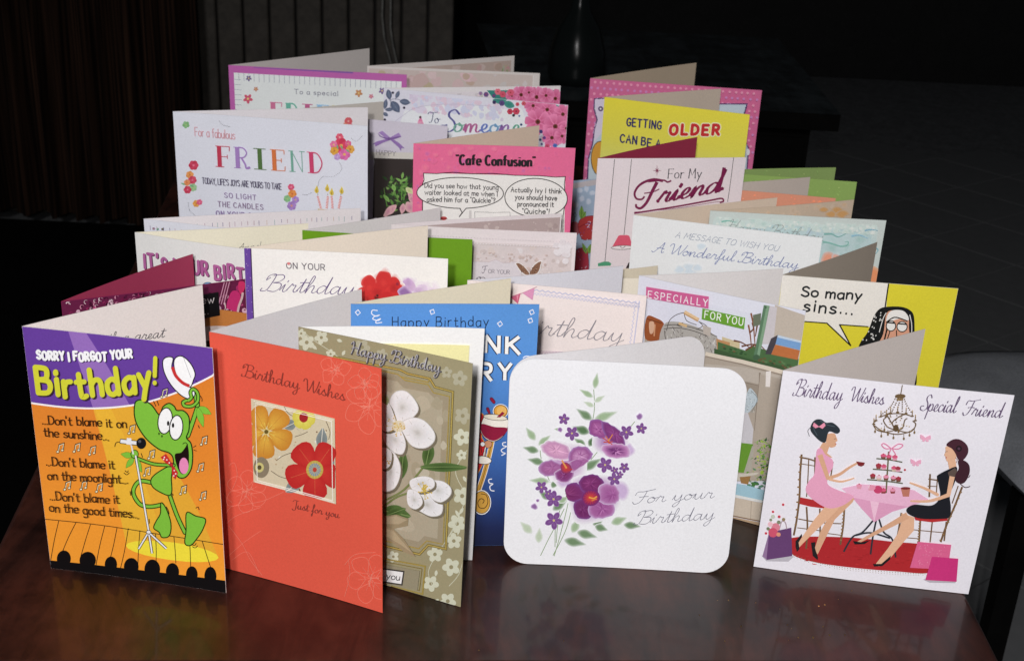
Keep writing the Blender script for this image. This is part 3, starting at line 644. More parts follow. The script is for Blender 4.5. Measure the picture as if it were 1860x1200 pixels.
def limb(p, w_, c=G): A.stroke(p, w_ + 8, GL, cap=True); A.stroke(p, w_, c, cap=True)
limb('798,395 780,450 757,515', 13)
for x, y, L, wd, r in ((800, 398, 60, 28, 28), (798, 400, 82, 26, 74)): A.leaf(x, y, L, wd, r, G, line=GL)
limb('795,390 790,350 775,332', 16)
A.blob('655,215 672,198 697,202 692,240 712,280 745,308 778,325 786,350 765,366 730,352 690,312 662,262', (246, 246, 250), line=BK, lw=4.2)
A.blob('700,225 708,200 735,194 768,222 787,262 780,290 765,318 728,292 708,262', (250, 250, 252), line=BK, lw=4.2)
A.stroke('694,238 708,272 735,300 764,314', 13, (206, 40, 40)); A.stroke('740,200 755,240 770,280', 1.5, (120, 120, 130))
limb('752,372 738,380 745,394 775,394 798,372 796,340 778,326 768,340 772,360 760,372', 9)
limb('612,705 560,700 535,742 560,790 602,802 650,794', 11)
A.blob('648,786 668,808 688,868 682,918 652,926 640,905 618,888 628,860 645,830', G, line=GL, lw=4.4)
limb('682,752 712,835 745,905', 11)
A.blob('752,825 790,838 829,850 818,892 792,932 768,957 745,948 750,895', G, line=GL, lw=4.4)
A.blob('690,638 640,660 608,690 614,722 650,746 682,756 692,738 690,690', G, line=GL, lw=4.4)
A.blob('540,400 548,376 575,372 610,392 642,432 655,400 680,384 702,396 712,412 740,414 762,440 762,490 752,522 770,545 777,590 772,645 750,680 722,684 702,655 697,605 680,584 640,570 590,530 555,480 541,440', G, line=GL, lw=5)
A.blob('704,592 730,582 748,560 756,548 762,590 758,650 736,670 716,645', (30, 14, 14)); A.ell(741, 636, 19, 33, (240, 140, 190), 0)
A.stroke('736,548 748,542 758,552', 3, GL)
A.ell(665, 455, 29, 53, (250, 250, 252), 8, BK, 4.4); A.ell(710, 482, 27, 50, (250, 250, 252), 6, BK, 4.4)
A.ell(677, 465, 5, 10, BK); A.ell(697, 473, 5, 10, BK); A.ell(640, 507, 3, 5, GL); A.ell(652, 517, 3, 5, GL)
limb('555,608 620,630 700,634', 8)
for x, y, L, wd, r in ((535, 598, 50, 24, 190), (538, 604, 52, 22, 128), (545, 602, 66, 20, 68)): A.leaf(x, y, L, wd, r, G, line=GL)
A.ell(541, 590, 15, 17, G, 0, GL, 3)
A.poly('646,602 668,588 692,626 690,640 664,622', (206, 30, 36)); A.poly('690,634 702,640 718,664 706,692 694,676', (206, 30, 36)); A.ell(691, 632, 7, 8, (206, 30, 36), 0, BK, 2)
for x, y in ((662, 602), (672, 612), (682, 624), (702, 655), (708, 668), (700, 676), (659, 610)): A.ell(x, y, 3, 3, (250, 240, 240), n=7)
A.stroke('545,595 598,900', 10, BK, False); A.stroke('545,595 598,900', 6, (238, 238, 240), False)
for e in ('557,972', '612,990', '670,970'): A.stroke('598,905 ' + e, 11, BK, False); A.stroke('598,905 ' + e, 6, (238, 238, 240), False)
A.ell(598, 904, 9, 7, (238, 238, 240), 0, BK, 2)
A.stroke('527,550 536,590', 6, (225, 225, 230), False)
A.stroke('482,537 550,545', 20, BK, False); A.stroke('484,537 550,545', 14, (236, 236, 240), False); A.stroke('482,540 466,544 461,560', 3, BK)
A.poly('510,524 528,526 528,552 508,550', (236, 236, 240)); A.ell(568, 546, 20, 23, (24, 24, 28)); A.ell(562, 538, 6, 6, (90, 90, 98))
def note(x, y, s_=1.0):
    A.part('musical_note')
    for dx, dy in ((0, 0),):
        A.stroke([(x - 10 * s_, y + 14 * s_), (x - 6 * s_, y - 12 * s_), (x + 12 * s_, y - 18 * s_), (x + 9 * s_, y + 8 * s_)], 6, BK, False)
        A.stroke([(x - 9 * s_, y + 12 * s_), (x - 5 * s_, y - 10 * s_), (x + 11 * s_, y - 16 * s_), (x + 8 * s_, y + 6 * s_)], 2.6, (244, 230, 190), False)
        for a, b in ((-12, 16), (6, 10)): A.ell(x + a * s_, y + b * s_, 6 * s_, 5 * s_, (244, 230, 190), -20, BK, 2.2, n=9)
for x, y in ((245, 562), (310, 562), (372, 574), (273, 714), (338, 714), (400, 724), (663, 342), (531, 489), (611, 590), (593, 659), (825, 532), (811, 640), (740, 732), (821, 754)): note(x, y)
A.part('motion_lines')
for p in ('618,374 628,396', '632,372 640,392', '568,585 574,602', '502,655 512,662 516,655', '498,664 510,672 520,664', '523,738 526,756', '530,735 532,752', '690,745 698,752 690,760', '780,560 792,552', '782,570 794,574', '790,805 800,800 804,812', '772,950 785,955 792,946', '776,960 788,965 798,956', '790,290 798,296', '670,800 678,815 682,830', '808,350 816,362 816,375', '800,470 806,482', '600,850 602,868'): A.stroke(p, 2.6, BK)
A.done()
A = Art(F, 'lettering', label='white and yellow lettering').zoom(0, 560, 2.2227)
A.text('SORRY I FORGOT YOUR', (153, 200), (533, 197), 33, 9.5, (246, 246, 250), wob=1.0, gap=3.2, shadow=((40, 20, 60), (2.5, 3)), curve=-3.5)
A.text('Birthday', (160, 346), (612, 326), 104, 21, (214, 214, 10), wob=1.2, gap=2.6, curve=-1.4, shadow=((60, 40, 50), (5, 6)), nib=None)
A.text('!', (622, 300), (632, 300), 98, 17, (214, 214, 10), shadow=((60, 40, 50), (5, 6)), shear=.08)
for s_, a, b in (('...Don\'t blame it on', (175, 462), (512, 480)), ('the sunshine...', (183, 512), (440, 530)), ('...Don\'t blame it', (192, 628), (466, 646)), ('on the moonlight...', (199, 684), (518, 704)), ('...Don\'t blame it', (208, 766), (486, 784)), ('on the good times...', (208, 812), (563, 842))):
    A.text(s_, a, b, 35, 4.1, (62, 34, 14), wob=.5, cap=True)
A.done()
A = Art(K, 'handwriting').zoom(0, 560, 2.2227)
A.text('with a great', (380, 150), (664, 118), 44, 2.6, (70, 70, 78), SCRIPT, shear=.3); A.done()
# ---- coral red card
F, K = C_['orange']
PK = (240, 136, 114)
A = Art(F, 'line_drawn_flower').zoom(360, 560, 2.106)
def sketch(x, y, r, n=6, rot=0, seed=1):
    rn = random.Random(seed); A.part()
    for i in range(n):
        a = 2 * math.pi * i / n + rot; b = a + 2 * math.pi / n * .95; m_ = (a + b) / 2
        pts = [(x + r * .22 * math.cos(m_), y + r * .22 * math.sin(m_)), (x + r * .7 * math.cos(a), y + r * .75 * math.sin(a)), (x + r * rn.uniform(.95, 1.1) * math.cos(m_ - .2), y + r * rn.uniform(.95, 1.1) * math.sin(m_ - .2)), (x + r * rn.uniform(.85, 1.0) * math.cos(m_ + .15), y + r * math.sin(m_ + .15)), (x + r * .7 * math.cos(b), y + r * .75 * math.sin(b)), (x + r * .22 * math.cos(m_), y + r * .22 * math.sin(m_))]
        A.stroke(pts, 1.5, PK)
        A.stroke([(x, y), (x + r * .55 * math.cos(m_), y + r * .55 * math.sin(m_))], 1.1, PK, False)
    for i in range(18):
        t = rn.uniform(0, 6.28); q = rn.uniform(.12, .34) * r
        A.stroke([(x, y), (x + q * math.cos(t), y + q * math.sin(t))], 1.1, PK, False); A.ell(x + q * math.cos(t), y + q * math.sin(t), 2, 2, PK, n=6)
sketch(655, 375, 98, 6, .2, 2); sketch(520, 235, 60, 5, .6, 3); sketch(185, 700, 80, 6, .1, 4); sketch(662, 1030, 92, 6, .4, 5); sketch(640, 290, 62, 5, .3, 8)
A.part('line_drawn_stems')
for p in ('90,1000 110,780 180,750 250,735 330,700', '110,950 180,890 240,850', '120,830 170,900 200,960 245,1020', '110,820 150,790 240,760', '130,960 190,930 232,1010', '560,980 600,940 680,930', '560,1100 580,1020 575,960', '118,600 140,590 150,640 132,690', '100,640 96,700 130,740'): A.stroke(p, 1.5, PK)
A.done()
A = Art(F, 'flower_picture', label='square picture of red and yellow flowers', base=.0005).zoom(360, 560, 2.106)
A.poly('203,343 523,420 528,747 213,662', (216, 202, 170))
rn = random.Random(4)
def inq(x, y): return 203 + (y - 343) * .03 + 3 < x < 523 and 343 + (x - 203) * .24 + 4 < y < 662 + (x - 213) * .27 - 4
def pflower(x, y, r, n, c, c2, rot=0, veins=None, fat=.44):
    for i in range(n):
        a = rot + 2 * math.pi * i / n; ps = []
        for u, v_ in ((.1, 0), (.45, .5 * fat * 1.7), (.85, .62 * fat * 1.7), (1.05, 0.2), (1.03, -.2), (.85, -.62 * fat * 1.7), (.45, -.5 * fat * 1.7)):
            px_, py_ = x + r * (u * math.cos(a) - v_ * math.sin(a)), y + r * (u * math.sin(a) + v_ * math.cos(a))
            px_ = min(max(px_, 204 + (py_ - 343) * .03), 525); py_ = min(max(py_, 344 + (px_ - 203) * .24), 661 + (px_ - 213) * .27); ps.append((px_, py_))
        A.fan((x + r * .3 * math.cos(a), y + r * .3 * math.sin(a)), ps, c2, c, n=2)
        if veins: A.stroke([(x, y), (x + r * .9 * math.cos(a), y + r * .9 * math.sin(a))], 1, veins, False) if inq(x + r * .9 * math.cos(a), y + r * .9 * math.sin(a)) else None
for i in range(60):
    x, y = rn.uniform(212, 520), rn.uniform(350, 740)
    if inq(x, y): A.ell(x, y, rn.uniform(2, 7), rn.uniform(2, 5), rn.choice([(240, 236, 220), (190, 160, 120), (200, 190, 160), (120, 80, 50)]), rn.uniform(0, 180), n=7)
for p in ('330,375 345,400 380,420', '490,430 505,470 500,500', '300,580 330,560 380,545', '280,620 310,640 340,650', '420,470 400,480 370,490'): A.stroke(p, 2, (80, 60, 45))
for x, y, L, wd, r in ((330, 455, 55, 40, -25), (470, 540, 85, 42, -85), (335, 700, 80, 44, -35), (505, 600, 30, 20, -60)): A.leaf(x, y, L, wd, r, (112, 122, 124), (140, 148, 146), vein=(220, 215, 200))
pflower(405, 418, 42, 6, (214, 200, 60), (232, 220, 90), .2); A.ell(404, 416, 17, 19, (170, 30, 34)); 
pflower(262, 470, 98, 5, (206, 132, 20), (230, 178, 50), .45, (190, 110, 30), .40)
for i in range(14): t = i * .45; A.stroke([(262, 470), (262 + 34 * math.cos(t), 470 + 36 * math.sin(t))], 2, (232, 206, 80), False)
A.ell(262, 470, 8, 8, (110, 90, 30))
A.ell(243, 606, 30, 40, (140, 128, 104)); A.ell(236, 606, 17, 19, (206, 196, 120)); A.ell(236, 606, 8, 9, (90, 80, 50))
pflower(447, 615, 108, 5, (196, 26, 26), (210, 46, 36), -.95, (225, 120, 70), .41)
A.ell(447, 615, 33, 35, (196, 170, 70)); A.ell(447, 615, 23, 25, (130, 150, 170))
for i in range(16): t = i * .4; A.stroke([(447, 615), (447 + 30 * math.cos(t), 615 + 32 * math.sin(t))], 1.6, (210, 190, 110), False)
A.ell(447, 615, 8, 9, (196, 60, 40))
fr = P_('220,360 512,430 516,733 228,655'); A.stroke(fr + [fr[0]], 3, (246, 240, 230), False)
fr = P_('213,352 519,425 522,740 220,660'); A.stroke(fr[:2], 1.5, (246, 240, 230), False); A.stroke(fr[2:], 3, (246, 240, 230), False)
A.done()
A = Art(F, 'lettering').zoom(360, 560, 2.106)
A.text('Birthday Wishes', (170, 258), (562, 352), 50, 3.4, (146, 58, 48), SCRIPT, nib=(30, .45), shear=.1)
A.text('Just for you', (360, 762), (540, 800), 32, 2.6, (150, 62, 52), SCRIPT, nib=(30, .45), shear=.1)
A.done()
# ---- olive card with the gilt frame
F, K = C_['olive']
A = Art(F, 'printed_blossom_pattern').zoom(360, 560, 2.106)
CR = (206, 208, 184)
rn = random.Random(9)
for x, y, r in ((415, 130, 30), (470, 112, 26), (625, 150, 30), (505, 175, 18), (700, 178, 22), (800, 205, 22), (1000, 268, 30), (1012, 410, 32), (1010, 492, 32), (1008, 560, 20), (1010, 716, 34), (990, 822, 34), (978, 888, 30), (968, 988, 34), (905, 940, 30), (890, 1052, 30), (955, 1118, 32), (720, 1075, 26), (745, 950, 22), (395, 95, 18), (870, 215, 20), (950, 245, 22)):
    A.part('printed_blossom')
    dim = (178, 174, 148) if y < 300 and x > 590 or (x > 980 and y < 450) else CR
    A.flower(x, y, r, dim, (150, 142, 108), 5, rn.uniform(0, 70), fat=.52)
A.part('printed_stems')
for p in ('395,80 440,120 500,160 540,190', '1030,540 985,620 1020,700', '1020,740 970,850 920,930', '1000,780 985,830 960,870', '900,960 880,1010 900,1070', '1020,930 1000,1010 960,1060'): A.stroke(p, 2.4, CR)
for x, y, L, r in ((985, 770, 34, 60), (1015, 760, 30, 120), (1000, 830, 36, 100), (435, 140, 26, 40), (530, 120, 22, 20), (550, 180, 22, -60), (912, 1000, 24, 100), (920, 1110, 26, 140), (1015, 640, 26, 60)): A.leaf(x, y, L, 12, r, CR)
A.done()
A = Art(F, 'gilt_frame', mat=None).zoom(360, 560, 2.106)
A.poly('540,205 770,255 790,280 885,300 912,325 962,335 938,905 872,893 848,918 705,885 540,850', (160, 148, 122))
A.poly('575,240 760,280 785,305 880,322 905,345 935,352 915,880 865,870 842,892 700,860 575,830', (176, 166, 142))
A.speckle(.02, .05, .115, .16, 60, [(184, 174, 150), (168, 158, 132), (190, 182, 160)], .003, .009, 3)
A.done()
GM = ink(0.3, 0.35, 'gold_foil', .12)
A = Art(F, 'gold_foil_border', mat=GM).zoom(360, 560, 2.106)
o1 = P_('515,185 770,235 800,250 885,268 905,300 975,318 948,918 880,904 846,940 700,905 560,875')
for wd, c, d in ((9, (120, 100, 40), 0), (5, (214, 190, 96), 0)): A.stroke([(x + d, y + d) for x, y in o1], wd, c, False)
o2 = P_('535,205 762,252 790,275 878,290 900,322 962,336 937,900 874,888 843,918 700,886'); A.stroke(o2, 4, (196, 172, 80), False)
A.stroke('775,262 880,282 885,268', 4, (196, 172, 80), False)
fr = P_('600,938 868,985 858,1092 598,1040'); A.stroke(fr + [fr[0]], 6, (190, 168, 80), False)
fr = P_('610,950 856,995 846,1078 608,1030'); A.stroke(fr + [fr[0]], 3, (150, 130, 60), False)
A.done()
A = Art(F, 'white_blossoms', label='white mock orange blossoms with yellow stamens', base=.0009).zoom(360, 560, 2.106)
def petal(ctr, p, c0=(216, 216, 214), c1=(228, 228, 230), c2=(196, 194, 192)):
    p = P_(p); cx = sum(q[0] for q in p) / len(p); cy = sum(q[1] for q in p) / len(p)
    A.blob([(x + 7, y + 8) for x, y in p], (120, 112, 92), n=3)
    A.rings((cx * .6 + 800 * .1 + ctr[0] * .3, cy * .7 + ctr[1] * .3), p, [(190, 188, 182), c0, c1, (236, 236, 236), c2], [.25, .55, .93, 1.0])
    for k in range(5):
        t = (k + .5) / 5; q = crom(p, 4, True); e = q[int(t * len(q)) % len(q)]; A.stroke([(cx * .4 + e[0] * .6, cy * .4 + e[1] * .6), (cx * .1 + e[0] * .9, cy * .1 + e[1] * .9)], 2.2, (196, 192, 186), False, w1=.6)
for p in ('716,732 790,690 862,606', '706,760 760,720 820,700'): A.stroke(p, 7, (96, 108, 54)); A.stroke(p, 3, (136, 150, 84))
for x, y, L, wd, r in ((872, 600, 100, 44, -78), (850, 604, 192, 34, 0), (778, 650, 110, 40, -85), (706, 770, 110, 60, 12), (720, 790, 80, 36, -20)):
    A.leaf(x, y, L, wd, r, (48, 72, 30), (86, 116, 58), vein=(120, 146, 84))
petal((770, 380), '735,345 760,315 800,316 838,358 842,395 800,432 765,440 735,405')
petal((845, 470), '775,440 815,415 865,425 905,468 906,505 872,532 822,526 790,485')
petal((752, 505), '735,450 775,462 796,515 782,556 745,545 712,505 706,462')
petal((715, 420), '690,360 730,360 755,420 760,455 715,470 680,430')
A.ell(768, 448, 26, 22, (222, 214, 190))
for i in range(26):
    t = rn.uniform(0, 6.28); q = rn.uniform(10, 44); x, y = 765 + q * math.cos(t), 446 + q * .9 * math.sin(t)
    A.stroke([(768, 450), (x, y)], 1.3, (216, 196, 130), False); A.ell(x, y, 3, 2.6, (206, 166, 70), n=6)
petal((722, 640), '690,590 720,540 752,548 776,600 770,655 745,692 700,690'); petal((705, 570), '680,540 712,528 742,548 735,600 700,610')
for i in range(14): t = rn.uniform(0, 6.28); q = rn.uniform(5, 26); A.ell(715 + q * math.cos(t), 578 + q * math.sin(t), 3.2, 3, (204, 166, 70), n=6)
petal((900, 750), '845,700 890,705 935,730 935,780 895,792 850,772 815,752'); petal((935, 690), '885,660 935,655 970,680 968,712 930,738 890,715'); petal((860, 665), '812,655 860,638 902,648 905,680 860,700 822,690'); petal((835, 730), '805,690 845,700 862,740 835,765 804,745')
for i in range(26):
    t = rn.uniform(0, 6.28); q = rn.uniform(4, 30); x, y = 868 + q * math.cos(t), 690 + q * 1.2 * math.sin(t)
    A.stroke([(866, 695), (x, y)], 1.6, (200, 176, 70), False); A.ell(x, y, 3.4, 3, (212, 180, 60), n=6)
A.leaf(712, 330, 40, 24, 70, (120, 130, 80), (150, 160, 110))
A.done()
A = Art(F, 'ribbon_bow', base=.0007).zoom(360, 560, 2.106)
for p, c in (('640,800 760,785 806,800 804,828 740,842 690,830', (156, 140, 108)), ('690,800 760,790 800,806 770,822 710,820', (178, 162, 130)), ('690,828 748,838 790,880 834,946 790,928 740,890 690,868', (160, 142, 110)), ('700,834 748,846 820,930 770,896 712,862', (180, 162, 128))): A.poly(p, c)
A.done()
A = Art(F, 'message_plaque', base=.0007).zoom(360, 560, 2.106)
A.poly('610,958 850,1000 841,1074 606,1030', (150, 142, 116)); A.poly('640,980 792,1000 784,1056 638,1034', (64, 60, 56)); A.poly('644,986 786,1005 779,1050 642,1029', (236, 236, 236))
A.text('for you', (662, 1022), (772, 1036), 24, 3, (50, 48, 50), shear=.15, cap=True); A.done()
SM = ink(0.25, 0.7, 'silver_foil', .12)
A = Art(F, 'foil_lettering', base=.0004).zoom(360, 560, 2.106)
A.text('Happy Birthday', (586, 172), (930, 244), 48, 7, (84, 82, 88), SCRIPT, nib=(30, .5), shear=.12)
A.text('Happy Birthday', (584, 170), (928, 242), 48, 2, (206, 206, 214), SCRIPT, nib=(30, .4), shear=.12); A.done()  # thin pale strokes paint the highlight on the silver letters
A = Art(K, 'yellow_insert', label='pale yellow paper sheet', base=.001).zoom(0, 0, 1)
A.rect(.006, .004, K.w - .010, K.h - .0125, (240, 234, 168)); A.done()
# ---- white round cornered card with purple flowers
F, K = C_['round']
PA = (238, 239, 243)
A = Art(F, 'painted_foliage').zoom(860, 620, 2.7278)
def sleaf(x, y, L, wd, rot, c, e=PA):
    cr_, sr_ = math.cos(R(rot)), math.sin(R(rot)); o = [(0, 0), (.22, .4), (.5, .5), (.8, .26), (1.08, 0), (.8, -.26), (.5, -.5), (.22, -.4)]
    q = [(x + a * L * cr_ - b * wd * 1.15 * sr_, y + a * L * sr_ + b * wd * 1.15 * cr_) for a, b in o]
    md = tuple(a * .62 + b * .38 for a, b in zip(c, e)); A.rings((x + .4 * L * cr_, y + .4 * L * sr_), q, [c, c, md, e], [.45, .75, 1.0], n=3)
g1 = (112, 142, 104); g2 = (158, 184, 146); g3 = (190, 206, 180); g0 = (86, 120, 80)
for p in ('400,1065 430,960 470,800 500,640', '394,1062 460,930 492,800', '332,1062 372,980 402,920 440,800', '404,1020 405,930', '498,700 540,640 640,520', '596,240 600,330 590,400', '410,1000 420,900 450,830', '800,400 760,450 720,500', '330,540 340,600 380,700'): A.stroke(p, 3.6, (150, 176, 130)); A.stroke(p, 1.6, (112, 140, 92))
for x, y, L, wd, r, c in ((600, 240, 82, 30, -80, g2), (595, 280, 80, 28, -150, g2), (598, 304, 62, 26, -32, g3), (600, 326, 60, 24, -155, g3), (590, 392, 95, 40, -145, g1), (595, 392, 122, 42, -19, g2), (578, 456, 90, 44, -160, g0), (308, 492, 80, 36, -126, g2), (320, 516, 78, 32, -39, g2), (326, 546, 82, 36, 195, g1), (352, 604, 86, 36, 194, g1), (380, 696, 102, 36, 185, g2), (540, 640, 110, 42, -31, g1), (556, 522, 68, 34, -145, g1), (572, 524, 62, 34, -60, g0), (388, 728, 50, 30, -60, g1), (382, 784, 72, 34, -144, g1), (390, 838, 88, 38, -34, g1), (488, 952, 82, 40, -63, g2), (510, 945, 104, 44, 15, g1), (590, 912, 64, 38, -30, g1), (600, 916, 68, 38, 18, g1), (446, 985, 112, 44, 12, g1), (680, 905, 84, 40, -20, g2), (742, 910, 86, 36, 6, g1), (292, 952, 84, 40, -135, g3), (322, 1002, 78, 36, -86, g3), (420, 800, 60, 28, -30, g2), (435, 440, 36, 16, 190, g2)):
    sleaf(x, y, L, wd, r, c)
A.done()
A = Art(F, 'painted_flowers', label='purple flowers with orange centres').zoom(860, 620, 2.7278)
def wp(ctr, p, c0, c1, ce):
    q = crom(P_(p), 4, True); rr = random.Random(int(ctr[0])); q = [(x + rr.uniform(-3, 3), y + rr.uniform(-3, 3)) for x, y in q]
    w_ = lambda c: (min(255, c[0] + 20), c[1], max(0, c[2] - 8)); c0, c1 = w_(c0), w_(c1)
    A.rings(ctr, q, [c0, c0, c1, tuple(a * .55 + b * .45 for a, b in zip(c1, ce)), ce], [.3, .74, .9, 1.0], smooth=False)
    for i in range(0, len(q), 2):
        e = q[i]; sgn = rr.choice([-14, -8, 12, 20]); c = tuple(min(255, max(0, a + sgn)) for a in (c0 if rr.random() < .5 else c1))
        A.stroke([(ctr[0] + (e[0] - ctr[0]) * .12, ctr[1] + (e[1] - ctr[1]) * .12), (ctr[0] + (e[0] - ctr[0]) * rr.uniform(.5, .8) + rr.uniform(-3, 3), ctr[1] + (e[1] - ctr[1]) * rr.uniform(.5, .8))], rr.uniform(3, 8), c, False, w1=.8)
LV = (220, 200, 226); HV = (156, 96, 164); DV = (106, 40, 112); MV = (128, 70, 148)
A.soft(455, 605, 118, (196, 156, 202), PA, core=.4); A.soft(672, 490, 96, (180, 140, 192), PA, core=.4); A.soft(590, 775, 138, (176, 130, 188), PA, core=.5); A.soft(735, 745, 50, (206, 180, 220), PA); A.soft(770, 540, 34, (206, 180, 220), PA); A.soft(450, 690, 40, (206, 180, 220), PA)
wp((410, 540), '330,520 370,492 430,500 482,535 478,590 400,585 350,560', (200, 164, 208), (178, 140, 192), PA)
wp((390, 625), '385,588 332,606 326,648 368,668 425,655 448,622', (150, 100, 166), (140, 92, 160), (190, 160, 206))
wp((525, 570), '470,560 508,524 566,528 592,568 545,602 482,614', (176, 138, 196), (136, 84, 156), (176, 140, 196))
wp((450, 665), '400,650 418,692 470,700 500,655 455,628', (104, 40, 112), (120, 66, 142), LV)
wp((545, 590), '470,600 530,585 575,590 530,625 480,650', (150, 100, 170), (140, 90, 160), LV)
wp((620, 440), '582,392 632,392 668,430 652,482 600,472 572,448', (160, 104, 176), (130, 70, 148), (150, 100, 170))
wp((700, 460), '636,398 702,425 742,472 750,530 705,512 655,475', (122, 62, 142), (104, 50, 128), (150, 110, 176))
wp((705, 545), '636,520 700,505 765,520 775,570 705,582 648,562', (96, 46, 124), (166, 118, 186), LV)
for p, c in (('640,478 660,492 688,512', (196, 70, 50)), ('655,470 668,490 672,510', (208, 110, 50)), ('676,482 668,495', (226, 160, 60)), ('690,462 676,485 668,500', (218, 130, 60)), ('645,500 665,500 690,498', (196, 60, 50))): A.stroke(p, 5, c)
wp((460, 760), '455,730 482,702 535,712 560,760 520,795 468,785', DV, (104, 42, 118), (126, 70, 146))
wp((580, 705), '520,700 560,662 615,665 650,705 630,750 565,765', (112, 46, 122), (98, 38, 112), (130, 72, 148))
wp((540, 835), '498,800 560,775 590,830 575,880 525,876 500,845', (92, 34, 106), (98, 40, 116), (130, 80, 150))
wp((640, 830), '575,800 640,770 700,815 690,862 620,878 575,862', (140, 84, 160), (150, 98, 170), (200, 170, 214))
wp((690, 760), '625,715 685,706 722,740 718,790 680,810 620,790', (140, 84, 160), (156, 110, 178), (210, 188, 222))
A.rings((578, 775), '545,755 575,735 615,745 628,780 600,812 555,812 538,785', [(214, 92, 50), (190, 40, 70), (150, 30, 90), (112, 40, 116)], [.35, .7, 1.0])
for i in range(16): t = i * .4; A.stroke([(580, 775), (580 + 36 * math.cos(t), 775 + 34 * math.sin(t))], 3, (206, 70, 50), w1=1)
A.stroke('572,772 595,778 612,768', 7, (236, 164, 60)); A.stroke('585,790 600,784 612,780', 5, (226, 130, 50))
A.rings((455, 625), '432,610 455,598 480,612 486,640 462,655 438,645', [(206, 70, 60), (190, 50, 60), (130, 50, 110)], [.5, 1.0]); A.stroke('438,588 448,606 462,628', 8, (226, 150, 70)); A.stroke('470,640 490,632', 5, (196, 50, 50))
for x, y, r in ((448, 385, 30), (488, 455, 38), (832, 432, 30), (758, 450, 38), (652, 612, 42), (747, 625, 28), (698, 682, 36), (337, 720, 33), (397, 780, 45), (398, 885, 48), (700, 640, 22), (725, 660, 20), (372, 752, 24)):
    for i in range(5):
        a = i * 1.2566 + r; A.rings((x + r * .45 * math.cos(a), y + r * .45 * math.sin(a)), [(x + r * (.45 + u * .48) * math.cos(a) - v_ * r * .34 * math.sin(a), y + r * (.45 + u * .48) * math.sin(a) + v_ * r * .34 * math.cos(a)) for u, v_ in ((-1, 0), (-.3, .8), (.6, .8), (1.1, 0), (.6, -.8), (-.3, -.8))], [(140, 96, 160), (116, 62, 138), (166, 126, 184)], [.75, 1.0], n=2)
    A.ell(x, y, r * .13, r * .13, (206, 190, 120), n=8)
for x, y, r in ((302, 815, 16), (318, 786, 9), (822, 374, 17), (430, 436, 12)): A.soft(x, y, r, (146, 104, 164), (220, 206, 230))
A.done()
A = Art(F, 'lettering').zoom(860, 620, 2.7278)
A.text('For your', (792, 806), (1186, 772), 62, 3.4, (104, 104, 122), SCRIPT, shear=.22, nib=(35, .55))
A.text('Birthday', (800, 908), (1190, 876), 66, 3.4, (104, 104, 122), SCRIPT, shear=.22, nib=(35, .55)); A.done()
# ---- square card with the tea party
F, K = C_['right']
A = Art(F, 'printed_rug').zoom(1340, 620, 2.5)
SK = (222, 170, 134); SK2 = (232, 182, 146); BR = (118, 88, 58); DK = (44, 48, 58)
A.blob('240,888 480,882 700,902 880,930 890,1040 700,1036 450,1012 300,985 236,950', (180, 26, 34))
A.dotline('250,962 330,990 450,1016 600,1032 750,1044 870,1050', 2.2, 9, (140, 120, 80)); A.dotline('240,968 330,998 450,1024 600,1040 750,1052 870,1056', 1.6, 11, (150, 130, 90))
for i in range(40): A.ell(random.uniform(300, 840), random.uniform(905, 1010), 10, 2, random.choice([(164, 22, 30), (196, 40, 44)]), 5, n=7)
A.part('printed_chair')
for p, w_ in (('290,508 283,600 280,700 268,800 254,875', 9), ('322,530 318,620 312,700', 5), ('350,520 350,600', 7), ('284,522 320,528 352,538', 7), ('282,550 350,560', 4), ('432,540 420,620', 6), ('312,745 316,840 310,935', 8), ('372,752 374,880', 7), ('405,745 402,800', 6), ('484,745 478,830 465,915', 8), ('275,800 370,815 470,820', 5), ('270,840 372,852', 4), ('372,860 470,872', 4)): A.stroke(p, w_, BR)
for i in range(10): A.ell(285 - i * 2.4, 520 + i * 34, 6.5, 4, (146, 112, 70), n=7); A.ell(482 - i * 1.6, 750 + i * 16, 5.5, 4, (146, 112, 70), n=7)
A.poly('284,702 340,712 412,738 400,752 330,744 280,732', (186, 34, 40))
A.part('printed_chair')
for p, w_ in (('1018,655 985,740 950,820 920,905', 9), ('1000,650 972,730', 5), ('872,595 868,700', 8), ('905,615 900,690', 5), ('864,618 908,624', 6), ('860,650 905,652', 4), ('828,800 822,905', 8), ('882,812 872,905', 6), ('742,770 722,890', 8), ('946,812 936,900', 7), ('725,880 820,888', 4), ('820,850 935,862', 4), ('740,840 820,850', 4)): A.stroke(p, w_, BR)
for i in range(9): A.ell(1012 - i * 11.5, 680 + i * 27, 6, 4, (146, 112, 70), n=7); A.ell(826 - i, 806 + i * 12, 5.5, 4, (146, 112, 70), n=7)
A.poly('800,790 955,788 950,808 880,814 805,804', (190, 36, 40))
A.part('printed_table')
for p in ('612,806 565,858 520,880 480,946', '628,800 612,880 602,958', '640,798 662,858 700,890 716,972', '535,872 600,860 690,885'): A.stroke(p, 8, DK)
A.poly('470,660 560,640 700,648 800,668 868,712 770,745 700,765 618,812 560,750 520,702', (240, 184, 214)); A.poly('520,700 600,716 770,742 700,765 618,812 560,750', (228, 160, 196)); A.poly('600,716 640,722 618,812', (244, 196, 220))
A.part('printed_cake_stand')
A.stroke('684,492 672,680', 7, (110, 104, 70), False)
for p in ('628,524 690,530 746,541', '612,572 680,577 746,586', '586,619 670,626 748,637'): A.stroke(p, 6, (96, 100, 76))
